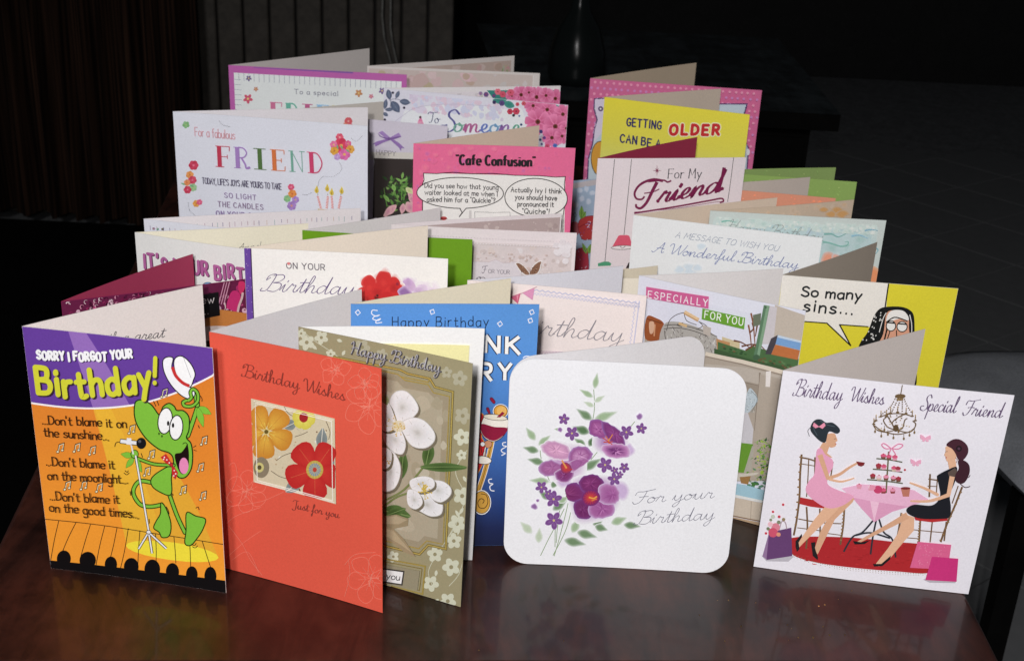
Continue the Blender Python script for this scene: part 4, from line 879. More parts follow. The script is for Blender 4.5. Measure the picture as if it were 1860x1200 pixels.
for x, y in ((660, 512), (685, 516), (712, 518), (638, 556), (662, 560), (708, 568), (726, 570), (612, 602), (640, 608), (672, 608), (705, 612), (728, 616), (550, 648), (602, 655), (636, 664), (660, 668), (702, 668), (760, 672)):
    A.poly([(x - 12, y), (x + 12, y), (x + 9, y + 14), (x - 9, y + 14)], random.choice([(150, 60, 60), (214, 190, 170), (120, 80, 60), (226, 160, 180)])); A.ell(x, y - 2, 13, 8, random.choice([(236, 150, 180), (222, 90, 130), (240, 200, 214), (170, 50, 70)]), n=10); A.ell(x, y - 9, 3, 3, (180, 30, 50), n=6)
A.ell(635, 664, 20, 18, (206, 60, 110)); A.ell(610, 655, 14, 12, (236, 150, 180)); A.poly('738,656 782,656 776,696 748,696', (196, 120, 100)); A.ell(760, 658, 22, 6, (130, 40, 40))
for p in ('695,478 665,456 652,462 668,478 695,478', '697,478 728,458 748,464 728,480 697,478', '694,480 684,505', '700,480 716,506'): A.stroke(p, 5, (228, 130, 170))
A.part('printed_lady', 'printed lady in a pink dress holding a red cup')
A.poly('388,448 418,462 405,500 430,520 380,520 362,492', SK)
A.poly('440,738 510,690 528,706 520,722 440,800 400,880 362,958 346,940 372,860', SK); A.poly('396,740 470,730 440,770 360,845 300,905 276,930 268,918 292,880 340,810', SK2)
A.blob('358,490 378,478 396,505 428,528 432,560 412,600 408,640 450,665 515,688 522,702 472,738 405,748 335,706 308,668 322,628 345,600 352,550', (236, 164, 196))
A.stroke('372,508 390,560 408,612', 24, SK, w1=18); A.stroke('408,614 460,596 505,565 540,545', 16, SK, w1=9, cap=True); A.stroke('415,618 470,628 528,612', 12, SK2, w1=6)
A.poly('536,536 576,542 572,554 560,560 546,556', (128, 34, 40)); 
A.blob('400,418 436,410 448,430 452,444 444,450 444,468 420,474 402,455', SK); A.stroke('436,436 446,434', 2, DK); A.ell(444, 458, 4, 2, (190, 60, 60))
A.blob('334,370 352,350 378,348 400,362 430,362 458,384 463,402 448,412 420,402 408,412 398,450 376,448 350,425 330,398', (40, 50, 58)); A.stroke('330,385 318,400 325,425', 2.5, DK); A.stroke('372,352 400,370 440,380', 2, (90, 106, 116)); A.stroke('350,360 345,390 360,420', 2, (90, 106, 116))
for q in ('368,380 345,362 340,378 352,388 368,382', '368,380 392,362 398,376 384,390 368,382'): A.poly(q, (240, 150, 176))
A.poly('262,900 290,866 292,876 276,905 280,935 268,948 262,925', (24, 22, 26)); A.poly('332,905 352,902 350,930 364,972 362,984 340,965', (24, 22, 26))
A.part('printed_lady', 'printed lady in a black dress with a ponytail')
A.poly('742,770 800,790 798,850 752,900 690,975 640,1012 622,1004 680,930 722,868 742,810', SK2); A.stroke('770,780 700,820 620,862 540,905', 30, SK, w1=9)
A.poly('612,1000 650,1000 694,962 690,980 655,1010 618,1012', (24, 22, 26)); A.poly('522,896 560,902 600,892 575,910 530,912', (24, 22, 26))
A.stroke('905,688 850,660 782,634', 15, SK2, w1=8, cap=True)
A.poly('950,530 985,520 992,566 960,580', SK2)
A.blob('990,562 950,576 908,598 903,612 912,650 916,700 880,736 800,732 765,752 775,776 830,796 920,798 960,790 966,745 962,690 985,630 994,590', (26, 28, 36))
A.poly('952,588 984,566 996,585 986,612 958,608', (96, 80, 72)); A.stroke('972,606 955,690', 24, SK2, w1=18); A.stroke('955,690 870,716 785,716', 18, SK2, w1=8, cap=True)
A.blob('944,470 980,476 990,520 968,545 946,534 942,518 936,508 942,492', SK2); A.stroke('940,494 952,492', 2, DK); A.ell(944, 520, 3, 3, (190, 50, 50))
A.blob('945,462 975,438 1010,440 1040,466 1044,500 1022,532 1000,530 985,500 970,480', (72, 34, 48)); A.blob('1010,528 1045,548 1052,585 1036,625 1015,640 990,630 986,600 1002,570 998,540', (64, 30, 42))
A.stroke('1030,600 1045,612 1054,600', 3, (64, 30, 42)); A.stroke('1005,636 1030,656 1054,652', 4, (64, 30, 42)); A.ell(1002, 480, 14, 14, (40, 24, 30)); A.ell(1002, 480, 6, 6, (90, 60, 80)); A.stroke('985,520 995,530 990,545', 2.4, (150, 90, 70))
A.part('printed_gift_bag', 'purple gift bag with roses')
A.poly('108,968 150,948 255,968 230,992 130,992', (190, 186, 196)); A.poly('112,970 142,862 160,868 132,985', (150, 118, 160)); A.poly('142,862 243,838 247,966 130,986', (104, 62, 116)); A.stroke('188,850 200,812 216,816 222,845', 5, (180, 160, 170))
for x, y, r, c in ((172, 838, 20, (226, 130, 150)), (160, 862, 22, (214, 80, 110)), (148, 825, 12, (240, 190, 200)), (186, 815, 9, (130, 140, 110)), (160, 790, 10, (200, 206, 190)), (188, 790, 7, (206, 60, 80)), (160, 768, 6, (206, 60, 80)), (206, 735, 6, (206, 50, 70)), (208, 802, 8, (150, 130, 90)), (138, 845, 8, (120, 130, 96)), (128, 866, 6, (206, 50, 70)), (150, 805, 7, (140, 150, 120)), (185, 870, 10, (226, 150, 120))): A.ell(x, y, r, r, c, n=9)
A.part('printed_gift_bag', 'two pink gift bags')
A.poly('815,900 968,916 952,1028 780,1018', (226, 96, 146))
for i in range(40): A.ell(random.uniform(815, 945), random.uniform(915, 1010), 1.8, 1.8, (240, 160, 190), n=5)
A.poly('840,1072 870,1062 995,1078 985,1090 870,1086', (186, 180, 190)); A.poly('880,968 1000,979 992,1084 850,1074', (210, 40, 124))
for x, y in ((850, 430), (806, 540)):
    A.part('printed_butterfly')
    for p in ([(x, y), (x - 22, y - 16), (x - 20, y + 6)], [(x, y), (x + 22, y - 12), (x + 22, y + 8)], [(x, y), (x - 16, y + 12), (x - 4, y + 16)], [(x, y), (x + 16, y + 14), (x + 4, y + 16)]): A.blob(p, (240, 172, 200))
A.ell(757, 574, 5, 5, (190, 40, 60))
A.done()
A = Art(F, 'chandelier').zoom(1340, 620, 2.5)
CG = (112, 88, 56)
A.stroke('746,188 738,232', 4, CG, False); A.ell(736, 240, 24, 10, CG); A.ell(734, 254, 16, 7, (150, 124, 84))
for p in ('716,246 690,290 645,328', '728,250 708,290 690,330', '738,250 724,300 716,380', '745,250 745,300 742,340', '752,246 765,280 790,318'): A.dotline(p, 3.4, 8.5, CG)
for p in ('716,392 670,402 630,392 614,366 626,352', '716,392 680,380 660,350 672,336', '716,392 745,386 756,350 768,340', '716,392 770,404 796,390 806,366 792,352', '716,392 690,350 676,322 690,318', '716,392 700,360 735,330 760,322', '640,335 680,322 720,318 760,322 792,332', '618,372 650,395 690,408 730,412 775,402 800,385'): A.stroke(p, 5, CG)
for x, y in ((626, 350), (648, 332), (672, 332), (692, 316), (724, 312), (762, 318), (790, 330), (804, 350), (616, 366)): A.stroke([(x, y), (x + 1, y - 20)], 4, (140, 114, 76), False); A.ell(x, y, 8, 4, CG, n=8); A.ell(x + 1, y - 23, 2.5, 5, (190, 160, 110), n=6)
for x, y in ((650, 420), (705, 428), (752, 432), (622, 400), (800, 404), (680, 412), (778, 416), (728, 400), (664, 392)): A.stroke([(x, y - 20), (x, y)], 2, CG, False); A.ell(x, y, 4.5, 7, (130, 104, 66), n=8)
for i in range(26): A.ell(random.uniform(625, 795), random.uniform(330, 405), 3, 3, random.choice([(170, 140, 90), (96, 74, 46), (200, 176, 130)]), n=6)
A.ell(716, 384, 12, 16, (96, 74, 46)); A.done()
A = Art(F, 'lettering').zoom(1340, 620, 2.5)
A.text('Birthday', (252, 240), (470, 262), 78, 4.6, (100, 78, 116), SCRIPT, nib=(20, .35), shear=.12); A.text('Wishes', (505, 262), (658, 278), 68, 4.6, (100, 78, 116), SCRIPT, nib=(20, .35), shear=.12)
A.text('Special', (822, 304), (985, 316), 76, 4.6, (100, 78, 116), SCRIPT, nib=(20, .35), shear=.12); A.text('Friend', (1020, 326), (1196, 340), 72, 4.6, (100, 78, 116), SCRIPT, nib=(20, .35), shear=.12)
A.done()
# ================================================================ prints of the cards behind
# ---- blue drinker card
F, K = C_['blue']
A = Art(F, 'printed_picture', label='cartoon figure raising a glass of red wine in a gold armchair').zoom(800, 560, 2.668)
h = F.h
A.vgrad(0, F.w, [(0, (22, 30, 64)), (h * .08, (26, 38, 82)), (h * .2, (38, 66, 128)), (h * .38, (58, 104, 178)), (h * .62, (76, 134, 206)), (h * .8, (86, 148, 218)), (h, (88, 150, 220))])
BO = (50, 26, 24); GD = (214, 160, 52)
A.blob('60,500 160,505 205,512 215,560 200,620 216,660 210,740 150,840 60,860', (206, 26, 34), line=GD, lw=4)
A.stroke('262,560 245,670 215,790 178,900', 26, (248, 244, 236)); A.stroke('262,560 245,670 215,790 178,900', 20, GD); A.stroke('245,670 215,790 190,880', 2, BO)
A.stroke('190,560 194,640 200,700', 3, BO); A.ell(180, 570, 6, 6, BO)
A.ell(200, 940, 46, 60, (250, 246, 238)); A.ell(200, 940, 41, 54, GD, 0, BO, 3); A.stroke('205,945 212,930 196,922 182,940 190,965 215,966 230,940 222,905 196,898', 3.4, BO)
A.poly('160,900 172,960 160,1010 140,1010', GD)
A.ell(292, 498, 38, 35, (250, 246, 238)); A.ell(292, 498, 33, 30, (228, 160, 44), 0, BO, 3); A.ell(296, 496, 24, 22, (240, 186, 90))
A.blob('205,538 222,514 272,516 326,538 328,572 305,618 262,645 222,634 196,600 197,566', (246, 240, 226), line=BO, lw=3.4)
A.blob('200,560 260,574 326,580 304,616 262,641 224,630 199,600', (150, 22, 60)); A.ell(266, 528, 58, 14, (236, 228, 206), 6, BO, 2.4)
A.poly('272,528 300,500 312,508 290,528', (150, 22, 60)); A.blob('240,440 250,432 266,452 258,462', (150, 22, 60), line=BO, lw=2); A.blob('222,485 234,482 242,510 232,508', (150, 22, 60), line=BO, lw=2)
A.stroke('226,640 205,738', 9, BO, False); A.stroke('226,640 205,738', 5, (246, 240, 226), False); A.ell(206, 735, 42, 20, (246, 240, 226), 6, BO, 3); A.stroke('190,722 214,690', 2, BO)
A.blob('214,648 236,640 250,652 244,672 222,674', (214, 150, 110), line=BO, lw=2.4); A.ell(205, 658, 11, 11, (250, 250, 250), 0, BO, 2)
for p in ('318,648 302,652 304,664 320,668 296,684 300,696 314,702 296,712', '250,826 234,830 238,846 254,850 240,862 244,880 262,884', '400,240 412,232 430,232 434,242', '640,300 630,310 640,320'): A.stroke(p, 4.4, (246, 246, 250))
A.done()
A = Art(F, 'confetti').zoom(600, 460, 3)
def dia(x, y, r, rt=0):
    q = [(x + r * math.cos(R(rt + 90 * i)), y + r * 1.05 * math.sin(R(rt + 90 * i))) for i in range(5)]; A.stroke(q, 4.5, (240, 240, 246), False)
for x, y, r in ((150, 322, 5), (556, 320, 25), (925, 385, 10), (1098, 320, 20), (1090, 366, 25)): dia(x, y, 14, r)
A.stroke('258,312 230,310 226,330 250,342 268,336 240,345 232,358 260,366 274,356 252,366 250,380 282,376', 5, (240, 240, 246)); A.done()
A = Art(F, 'lettering').zoom(600, 460, 3)
A.text('Happy Birthday', (338, 400), (862, 400), 54, 4.6, (28, 32, 50), wob=.6, gap=2.8, cap=True)
A.text('DRINK', (560, 535), (1032, 546), 96, 19, (248, 246, 240), gap=3.2, outline=((30, 34, 70), 11), cap=False, wob=.5)
A.text('MERRY', (500, 682), (985, 694), 94, 18, (248, 246, 240), gap=3.2, outline=((30, 34, 70), 11), cap=False, wob=.5); A.done()
# ---- kitchen shelf card
F, K = C_['kitchen']
A = Art(F, 'photograph', label='photograph of wire baskets on a green shelf above a planted sink').zoom(1100, 340, 2.8182)
m_ = .0065
A.rect(m_ * .6, m_, F.w - .0004, F.h - .0105, (222, 224, 238))
A.poly('870,600 1028,656 1002,882 990,935 850,860 840,780', (196, 184, 170)); A.poly('820,600 880,612 860,800 800,800', (206, 200, 204))
A.poly('205,700 520,780 900,900 1010,900 860,1500 160,1500', (178, 166, 152))
A.blob('212,662 262,668 298,690 300,722 286,775 205,775', (156, 82, 40)); A.blob('225,690 250,690 246,740 228,745', (214, 170, 140)); A.stroke('255,700 250,760', 7, (206, 150, 110)); A.stroke('212,672 290,694', 5, (110, 56, 30))
rn = random.Random(3)
A.blob('300,700 400,690 540,740 580,780 560,860 300,830', (176, 172, 166))
for i in range(60):
    x = rn.uniform(305, 570); y = 700 + (x - 300) * .22 + rn.uniform(0, 80); A.stroke([(x, y), (x + rn.uniform(-14, 14), y + rn.uniform(8, 26))], 2.2, rn.choice([(70, 62, 58), (110, 104, 98), (220, 218, 216), (60, 54, 50)]), False)
for p in ('305,705 360,700 440,712 520,738 575,760', '300,722 370,716 450,730 520,756', '315,732 330,680 365,650 405,638', '480,682 500,705 470,725', '482,684 520,705 545,745', '405,640 420,680 470,700', '305,730 310,770 330,800', '400,690 370,700 395,712'): A.stroke(p, 3.4, (76, 70, 66))
A.stroke('408,636 480,676', 20, (196, 150, 96), False); A.stroke('408,633 480,672', 13, (230, 196, 150), False); A.stroke('378,692 420,708', 13, (214, 180, 130), False)
A.poly('500,700 545,715 540,760 505,745', (190, 180, 170)); A.poly('600,760 690,790 690,850 600,830', (206, 190, 150)); A.poly('570,770 640,790 640,850 575,830', (190, 140, 90))
A.vgrad(0, 0.0001, [(0, (90, 90, 90)), (.001, (90, 90, 90))])
A.poly('578,786 720,832 760,810 1000,880 985,932 800,902 578,826', (76, 112, 68)); A.poly('560,820 800,892 985,925 980,950 780,920 560,850', (64, 92, 58))
for i in range(40): x = rn.uniform(600, 980); A.ell(x, 800 + (x - 580) * .28 + rn.uniform(0, 26), 9, 5, rn.choice([(60, 96, 56), (96, 130, 84), (50, 80, 50), (110, 90, 60)]), 15, n=7)
for p in ('748,640 760,700 765,760 770,820', '735,700 745,760 750,820', '700,810 760,800 800,820', '720,830 780,800 820,830', '780,700 770,760', '740,740 760,720 752,690', '660,780 700,790 740,815'): A.stroke(p, 9, rn.choice([(140, 84, 50), (110, 66, 44), (166, 100, 60)]), w1=4)
A.poly('758,650 800,640 796,700 760,710', (110, 120, 100))
A.stroke('828,602 805,720 776,862', 30, (92, 128, 98), False); A.stroke('834,602 812,720 784,862', 14, (128, 164, 132), False); A.ell(775, 866, 18, 14, (70, 100, 74)); A.ell(824, 612, 4, 4, (60, 80, 60))
A.poly('884,753 1006,786 996,832 872,800', (120, 164, 214)); A.poly('872,802 998,834 984,882 850,852', (192, 112, 58)); A.poly('850,770 884,753 872,800 850,852 820,850', (74, 70, 78)); A.poly('884,753 1006,786 1004,796 882,765', (196, 214, 232))
A.stroke('515,848 700,888 860,930 970,962', 22, (222, 210, 192), False); A.stroke('515,860 700,900 860,944 970,976', 6, (150, 136, 122), False)
A.done()
A = Art(F, 'lower_photograph', base=.0003).zoom(1250, 660, 4)
A.poly('60,-10 420,20 700,90 690,180 420,120 100,60', (190, 180, 168)); A.poly('420,130 520,150 510,250 430,240', (158, 146, 132)); A.stroke('415,128 510,152', 5, (130, 118, 104), False); A.stroke('526,60 522,150 505,300 490,480', 12, (140, 126, 114)); A.stroke('510,250 500,440', 5, (116, 102, 92))
A.poly('528,70 690,110 640,600 480,560 505,300', (180, 168, 154)); A.poly('570,52 606,48 598,165 566,162', (232, 226, 222))
A.blob('440,190 470,180 512,255 470,320 440,350 400,330', (190, 204, 212)); A.stroke('462,190 508,250 468,340', 4, (110, 120, 120))
for i in range(50): A.ell(rn.uniform(410, 490), rn.uniform(190, 350), 3.5, 3, rn.choice([(110, 120, 122), (226, 232, 236), (150, 162, 166)]), n=5)
A.poly('300,330 440,350 480,470 470,580 300,560', (206, 204, 210)); A.poly('300,560 400,568 478,578 440,790 300,770', (104, 154, 44)); A.poly('470,590 486,600 460,780 408,790', (176, 172, 158)); A.poly('300,790 420,790 520,784 500,800 420,812 380,840 300,830', (206, 200, 186)); A.poly('380,815 460,810 440,870 390,860', (160, 120, 70))
for i in range(150):
    x, y = rn.gauss(560, 45), rn.uniform(540, 860); A.blob([(x + rn.uniform(-16, 16), y + rn.uniform(-14, 14)) for _ in range(4)], rn.choice([(96, 150, 40), (130, 180, 60), (60, 116, 44), (44, 92, 50), (160, 196, 60), (84, 140, 96), (190, 200, 70)]), n=2)
for i in range(26): A.ell(rn.uniform(440, 620), rn.uniform(850, 900), 16, 9, rn.choice([(56, 100, 84), (90, 140, 120), (70, 120, 60)]), n=7)
A.poly('290,850 420,870 620,930 620,1010 545,990 350,945 290,930', (160, 200, 216)); A.poly('290,930 350,940 545,985 620,1005 620,1020 540,1000 345,958 290,946', (226, 228, 226))
A.poly('290,948 345,960 540,1002 620,1022 600,1160 520,1132 330,1090 290,1080', (204, 190, 172)); A.stroke('465,990 460,1120', 3, (150, 134, 116), False); A.stroke('290,1084 330,1094 520,1134 620,1156', 9, (140, 112, 84), False)
A.poly('290,1092 330,1102 520,1142 620,1164 620,1200 290,1150', (184, 156, 124)); A.done()
A = Art(F, 'label_tape', label='pink and green embossed label tape', base=.0006).zoom(1100, 340, 2.8182)
A.poly('213,505 536,553 534,614 211,562', (212, 94, 150)); A.poly('503,613 721,661 716,720 499,668', (104, 162, 40))
A.text('ESPECIALLY', (222, 560), (528, 602), 34, 4.6, (240, 236, 240), gap=4); A.text('FOR YOU', (514, 660), (708, 700), 36, 5, (240, 244, 236), gap=3.6); A.done()
# ---- cream bunting card
F, K = C_['bunting']
A = Art(F, 'lace_border_and_bunting').zoom(600, 460, 3)
for i in range(120):
    x = 1100 + i * 5; y = 203 + (x - 1100) * .112
    if x < 1690: A.ell(x, y + 4 * math.sin(i), 4, 4, (198, 198, 222), n=6); A.ell(x, y + 14, 2.4, 3, (206, 206, 226), n=5); A.ell(x, y + 22 + 4 * math.sin(i * 1.7), 3.4, 3, (200, 200, 224), n=5)
    y2 = 262 + i * 5
    if y2 < 760: A.ell(1684 - (y2 - 262) * .13, y2, 4, 4, (198, 198, 222), n=6); A.ell(1664 - (y2 - 262) * .13 + 4 * math.sin(i * 1.4), y2, 3.2, 4, (204, 204, 226), n=5)
A.part('printed_flag'); A.poly('980,236 1037,216 1022,274', (214, 96, 130)); A.part(); A.poly('1048,216 1112,190 1102,254', (226, 150, 190)); A.poly('920,262 972,244 958,292', (206, 160, 190)); A.poly('1014,228 1026,224 1020,260', (232, 140, 164))
A.part('printed_string'); A.stroke('900,262 990,236 1050,214 1125,182', 2.6, (190, 120, 150))
A.part('printed_lace')
for i in range(22): A.stroke([(1130 + i * 6, 538 - (i % 3)), (1132 + i * 6, 546 + 3 * math.sin(i * 2.2))], 3, (198, 172, 196), False)
A.stroke('1130,532 1265,536', 2, (198, 172, 196), False); A.stroke('1130,552 1265,550', 2, (198, 172, 196), False); A.done()
A = Art(F, 'lettering').zoom(600, 460, 3)
A.text('Birthday', (985, 430), (1590, 482), 108, 5.5, (146, 142, 150), SCRIPT, shear=.3, nib=(25, .4)); A.done()
# ---- purple spined card with red flowers
F, K = C_['onyour']
A = Art(F, 'glitter_strip', label='glittery purple strip down the spine').zoom(80, 370, 3.2069)
A.rect(0, 0, .0052, F.h, (104, 64, 160)); A.rect(.0048, 0, .0056, F.h, (60, 30, 80))
for i in range(60): b = random.uniform(0, F.h); q = A.tx(random.uniform(.0008, .005), b); A.ell(q[0], q[1], 1.8, 1.8, random.choice([(236, 220, 250), (150, 110, 200), (250, 190, 220)]), n=5)
A.done()
A = Art(F, 'printed_flowers', label='soft red and lilac watercolour flowers').zoom(540, 370, 3.4444)
PP = (240, 238, 236)
LL = ((850, 560, 60, (232, 216, 232)), (780, 540, 60, (226, 206, 230)), (700, 520, 62, (212, 180, 216)), (690, 500, 46, (206, 170, 214)), (760, 550, 50, (214, 186, 220)))
for x, y, r, c in LL: A.soft(x, y, r * 1.15, c, PP, core=.3)
for x, y, r, c in LL: A.soft(x, y, r * .62, tuple(q - 12 for q in c), c, core=.3)
A.part('printed_flower', 'soft red watercolour flower')
RR = ((450, 500, 48), (540, 475, 56), (600, 505, 52), (430, 560, 50), (470, 540, 56), (530, 530, 60), (590, 560, 56), (480, 600, 60), (560, 600, 60), (620, 540, 44))
for x, y, r in RR: A.soft(x, y, r * 1.25, (226, 110, 104), PP, core=.35)
for x, y, r in RR: A.soft(x, y, r * .95, (208, 32, 32), (222, 84, 78), core=.7)
for x, y, r in RR: A.ell(x, y, r * .8, r * .78, random.choice([(208, 32, 32), (202, 26, 28), (214, 38, 36)]))
for x, y, r, c in ((540, 500, 30, (216, 44, 40)), (500, 560, 34, (188, 22, 26)), (600, 530, 30, (186, 22, 28)), (450, 530, 26, (216, 44, 40)), (495, 592, 20, (96, 20, 22)), (500, 578, 12, (60, 16, 18)), (626, 505, 13, (150, 24, 56))): A.soft(x, y, r, c, (204, 30, 31), core=.3)
A.part('printed_flower', 'soft lilac watercolour flower')
A.soft(670, 560, 40, (150, 110, 170), (206, 176, 214)); A.done()
A = Art(F, 'lettering').zoom(80, 370, 3.2069)
A.text('ON YOUR', (1412, 378), (1634, 390), 34, 4.8, (92, 84, 96), gap=2.6); A.ell(1424, 350, 9, 8, (226, 130, 130))
A.text('Birthday', (1268, 508), (1800, 536), 100, 5.2, (96, 74, 130), SCRIPT, shear=.42, nib=(25, .45)); A.done()
# ---- faded mauve card with a butterfly
F, K = C_['lace']
mv = [(214, 202, 202), (222, 210, 210), (206, 192, 190), (228, 220, 222), (218, 204, 200)]
A = Art(F, 'faded_damask_pattern').zoom(540, 370, 3.4444)
A.rect(.003, .002, F.w - .003, F.h - .012, (218, 206, 206)); A.speckle(.006, .004, F.w - .005, F.h - .013, 520, mv, .0012, .005, 5)
A.speckle(.06, F.h - .06, F.w - .02, F.h - .02, 160, [(200, 178, 172), (208, 188, 182), (226, 216, 216)], .0006, .002, 8)
for i in range(16): A.ell(1660 + random.uniform(-40, 40), 280 + random.uniform(-60, 80), 22, 20, random.choice([(232, 226, 230), (226, 218, 222)]), n=8)
for i in range(60): q = A.tx(.004 + i * .0026, F.h - .0125); A.ell(q[0], q[1], 5, 3, (238, 232, 236), n=6); q = A.tx(.004 + i * .0026, F.h - .0075); A.ell(q[0], q[1], 3, 2, (206, 190, 200), n=5)
A.poly('1090,350 1200,356 1243,340 1290,362 1370,356 1400,420 1400,560 1080,560', (224, 216, 222)); A.stroke('1090,350 1200,356 1243,340 1290,362 1370,356', 2.4, (196, 182, 188), False)
A.done()
A = Art(F, 'butterfly', label='brown speckled butterfly', base=.0009).zoom(540, 370, 3.4444)
for p in ('1362,362 1384,356 1412,372 1442,404 1458,430 1456,436 1424,438 1392,412 1376,386', '1534,346 1502,352 1476,374 1456,408 1450,430 1458,438 1500,432 1520,404 1526,372'): A.blob(p, (238, 232, 230))
for p in ('1370,364 1388,362 1412,378 1440,408 1452,430 1428,432 1398,408 1382,386', '1526,352 1504,358 1480,378 1460,410 1456,430 1496,426 1514,400 1520,374'): A.blob(p, (140, 100, 76))
for i in range(26): A.ell(random.choice([random.uniform(1395, 1440), random.uniform(1470, 1512)]), random.uniform(372, 425), 4, 3, random.choice([(96, 66, 50), (186, 146, 116), (110, 76, 60)]), n=6)
A.stroke('1455,432 1458,400', 3, (80, 56, 46)); A.done()
A = Art(F, 'lettering').zoom(540, 370, 3.4444)
A.text('F', (1158, 424), (1180, 424), 44, 3.2, (120, 112, 124), SCRIPT); A.text('OR YOUR', (1196, 424), (1328, 430), 24, 2.6, (120, 112, 124), serif=.8); A.text('Birthday', (1110, 500), (1400, 512), 52, 4, (96, 90, 100), SCRIPT, shear=.2); A.done()
A = Art(K, 'printed_inside').zoom(540, 370, 3.4444)
A.rect(.022, .003, K.w - .0012, K.h - .0035, (186, 166, 164)); A.speckle(.07, .1, K.w - .003, K.h - .005, 200, [(196, 178, 174), (176, 156, 154), (206, 190, 186)], .0008, .003, 4); A.done()
# ---- pink bubble capitals
F, K = C_['itsyour']
A = Art(F, 'lettering', label='fat pink capitals').zoom(230, 370, 5.314)
A.text("IT'S YOUR BIRTH", (176, 596), (1240, 738), 128, 27, (184, 98, 160), wob=1.5, gap=3.6, shadow=((90, 40, 80), (8, 8)), curve=-.4, cols=[(184, 98, 160), (178, 94, 154)])
A.done()
A = Art(F, 'cartoon_hat').zoom(230, 370, 5.314)
A.blob('755,790 770,755 810,742 850,755 868,790 840,830 780,830', (120, 180, 226), line=(30, 40, 70), lw=6); A.done()
A = Art(K, 'handwriting').zoom(230, 370, 5.314)
A.text('Anne!', (1060, 440), (1290, 420), 60, 3.6, (80, 78, 80), SCRIPT, shear=.2); A.done()
# ---- tick marked card
F, K = C_['tick']
rn = random.Random(12)
for P_n, nm in ((K, 'ruled_border'), (F, 'ruled_border')):
    A = Art(P_n, nm).zoom(0, 0, 1); a = .006
    while a < P_n.w - .003:
        L = rn.uniform(.003, .0055); tp = P_n.h - (.0075 if P_n is K else .006); c = rn.choice([(200, 176, 190), (150, 140, 170), (214, 190, 170), (170, 190, 190), (190, 160, 170)])
        A.stroke([A.tx(a, tp), A.tx(a, tp - L)], 1.1, c, False); a += rn.uniform(.0045, .0075)
    for i in range(12): A.flower(*A.tx(rn.uniform(.01, .19), rn.uniform(.01, .14)), 4, rn.choice([(226, 120, 140), (120, 190, 170), (230, 190, 110)]))
    A.done()
A = Art(F, 'printed_flowers').zoom(230, 370, 5.314); A.flower(262, 240, 14, (150, 110, 150)); A.flower(300, 246, 12, (60, 150, 130)); A.flower(346, 246, 12, (50, 50, 60)); A.done()
# ---- FRIEND with candles
F, K = C_['fab']
A = Art(F, 'printed_flowers').zoom(280, 70, 3.4286)
def bloom(x, y, r, c, cc, n=6): A.flower(x, y, r, c, cc, n, random.uniform(0, 60), fat=.66, c2=tuple(min(255, q + 14) for q in c))
A.leaf(178, 538, 40, 16, 20, (150, 196, 140)); bloom(198, 538, 22, (130, 186, 124), (170, 210, 120), 5)
for x, y, r, c, cc in ((245, 790, 30, (206, 50, 84), (240, 120, 150)), (222, 850, 24, (232, 150, 70), (220, 120, 60)), (238, 882, 26, (210, 60, 90), (240, 120, 150)), (205, 898, 20, (230, 140, 80), (220, 110, 60)), (242, 928, 24, (150, 196, 140), (190, 214, 130)), (208, 942, 24, (206, 50, 84), (240, 120, 150)), (262, 1028, 22, (232, 160, 60), (220, 120, 60)), (282, 1020, 18, (226, 90, 130), (240, 150, 170)),
    (1155, 615, 24, (226, 80, 110), (250, 180, 180)), (1165, 668, 46, (214, 44, 84), (240, 170, 90)), (1118, 662, 24, (230, 110, 160), (240, 200, 120)), (1208, 655, 20, (226, 90, 140), (240, 170, 120)), (1122, 700, 26, (222, 160, 40), (200, 120, 40)), (1222, 690, 26, (222, 160, 50), (200, 120, 40)), (1185, 722, 36, (222, 100, 170), (240, 190, 90)), (1140, 738, 20, (190, 150, 214), (220, 190, 230)),
    (852, 926, 20, (222, 80, 120), (250, 160, 180)), (860, 968, 26, (230, 140, 50), (220, 110, 50)), (828, 998, 22, (130, 190, 130), (180, 210, 120)), (880, 1005, 22, (170, 130, 206), (220, 190, 130)), (856, 1042, 28, (166, 126, 200), (230, 160, 120))): bloom(x, y, r, c, cc)
for x, r in ((1145, 260), (1175, 240), (1195, 40), (222, 30), (195, 200)): A.leaf(x, 690 if x > 1000 else 910, 30, 10, r, (120, 180, 130))
for p in ('405,515 430,540 470,550', '1230,622 1260,640 1298,605', '1155,772 1168,815 1120,858 1052,858', '1048,862 1028,885 1018,925', '925,972 950,974 980,960', '214,1022 222,1070 260,1104'): A.dotline(p, 2.1, 7, (60, 60, 76))
for (x0, x1) in ((1020, 1040), (1082, 1074), (1106, 1112), (1164, 1148)):
    y0 = 980; A.stroke([(x0, y0), (x1, 1058)], 13, (250, 236, 236), False)
    for i in range(8): t = i / 8; x = x0 + (x1 - x0) * t; y = y0 + 78 * t; A.stroke([(x - 7, y + 3), (x + 7, y + 9)], 5, (230, 120, 120), False)
    A.stroke([(x0, y0), (x0 - 1, y0 - 14)], 2.4, (120, 100, 80), False)
for x, y in ((1012, 946), (1078, 935), (1106, 960), (1168, 950)): A.blob([(x - 14, y + 2), (x - 4, y - 20), (x, y - 30), (x + 8, y - 14), (x + 13, y + 6), (x, y + 18)], (232, 206, 70)); A.blob([(x - 6, y + 4), (x, y - 8), (x + 5, y + 4), (x, y + 12)], (196, 160, 40))
A.stroke('1018,1062 1100,1066 1190,1062', 3, (226, 170, 90)); A.stroke('1020,1066 1110,1072 1186,1066', 2, (200, 214, 100)); A.done()
A = Art(F, 'lettering').zoom(280, 70, 3.4286)
FC = [(204, 52, 84), (172, 134, 204), (84, 120, 62), (226, 120, 52), (116, 178, 158), (216, 60, 112)]
A.text('For a fabulous', (256, 606), (504, 628), 54, 4.4, (222, 158, 168))
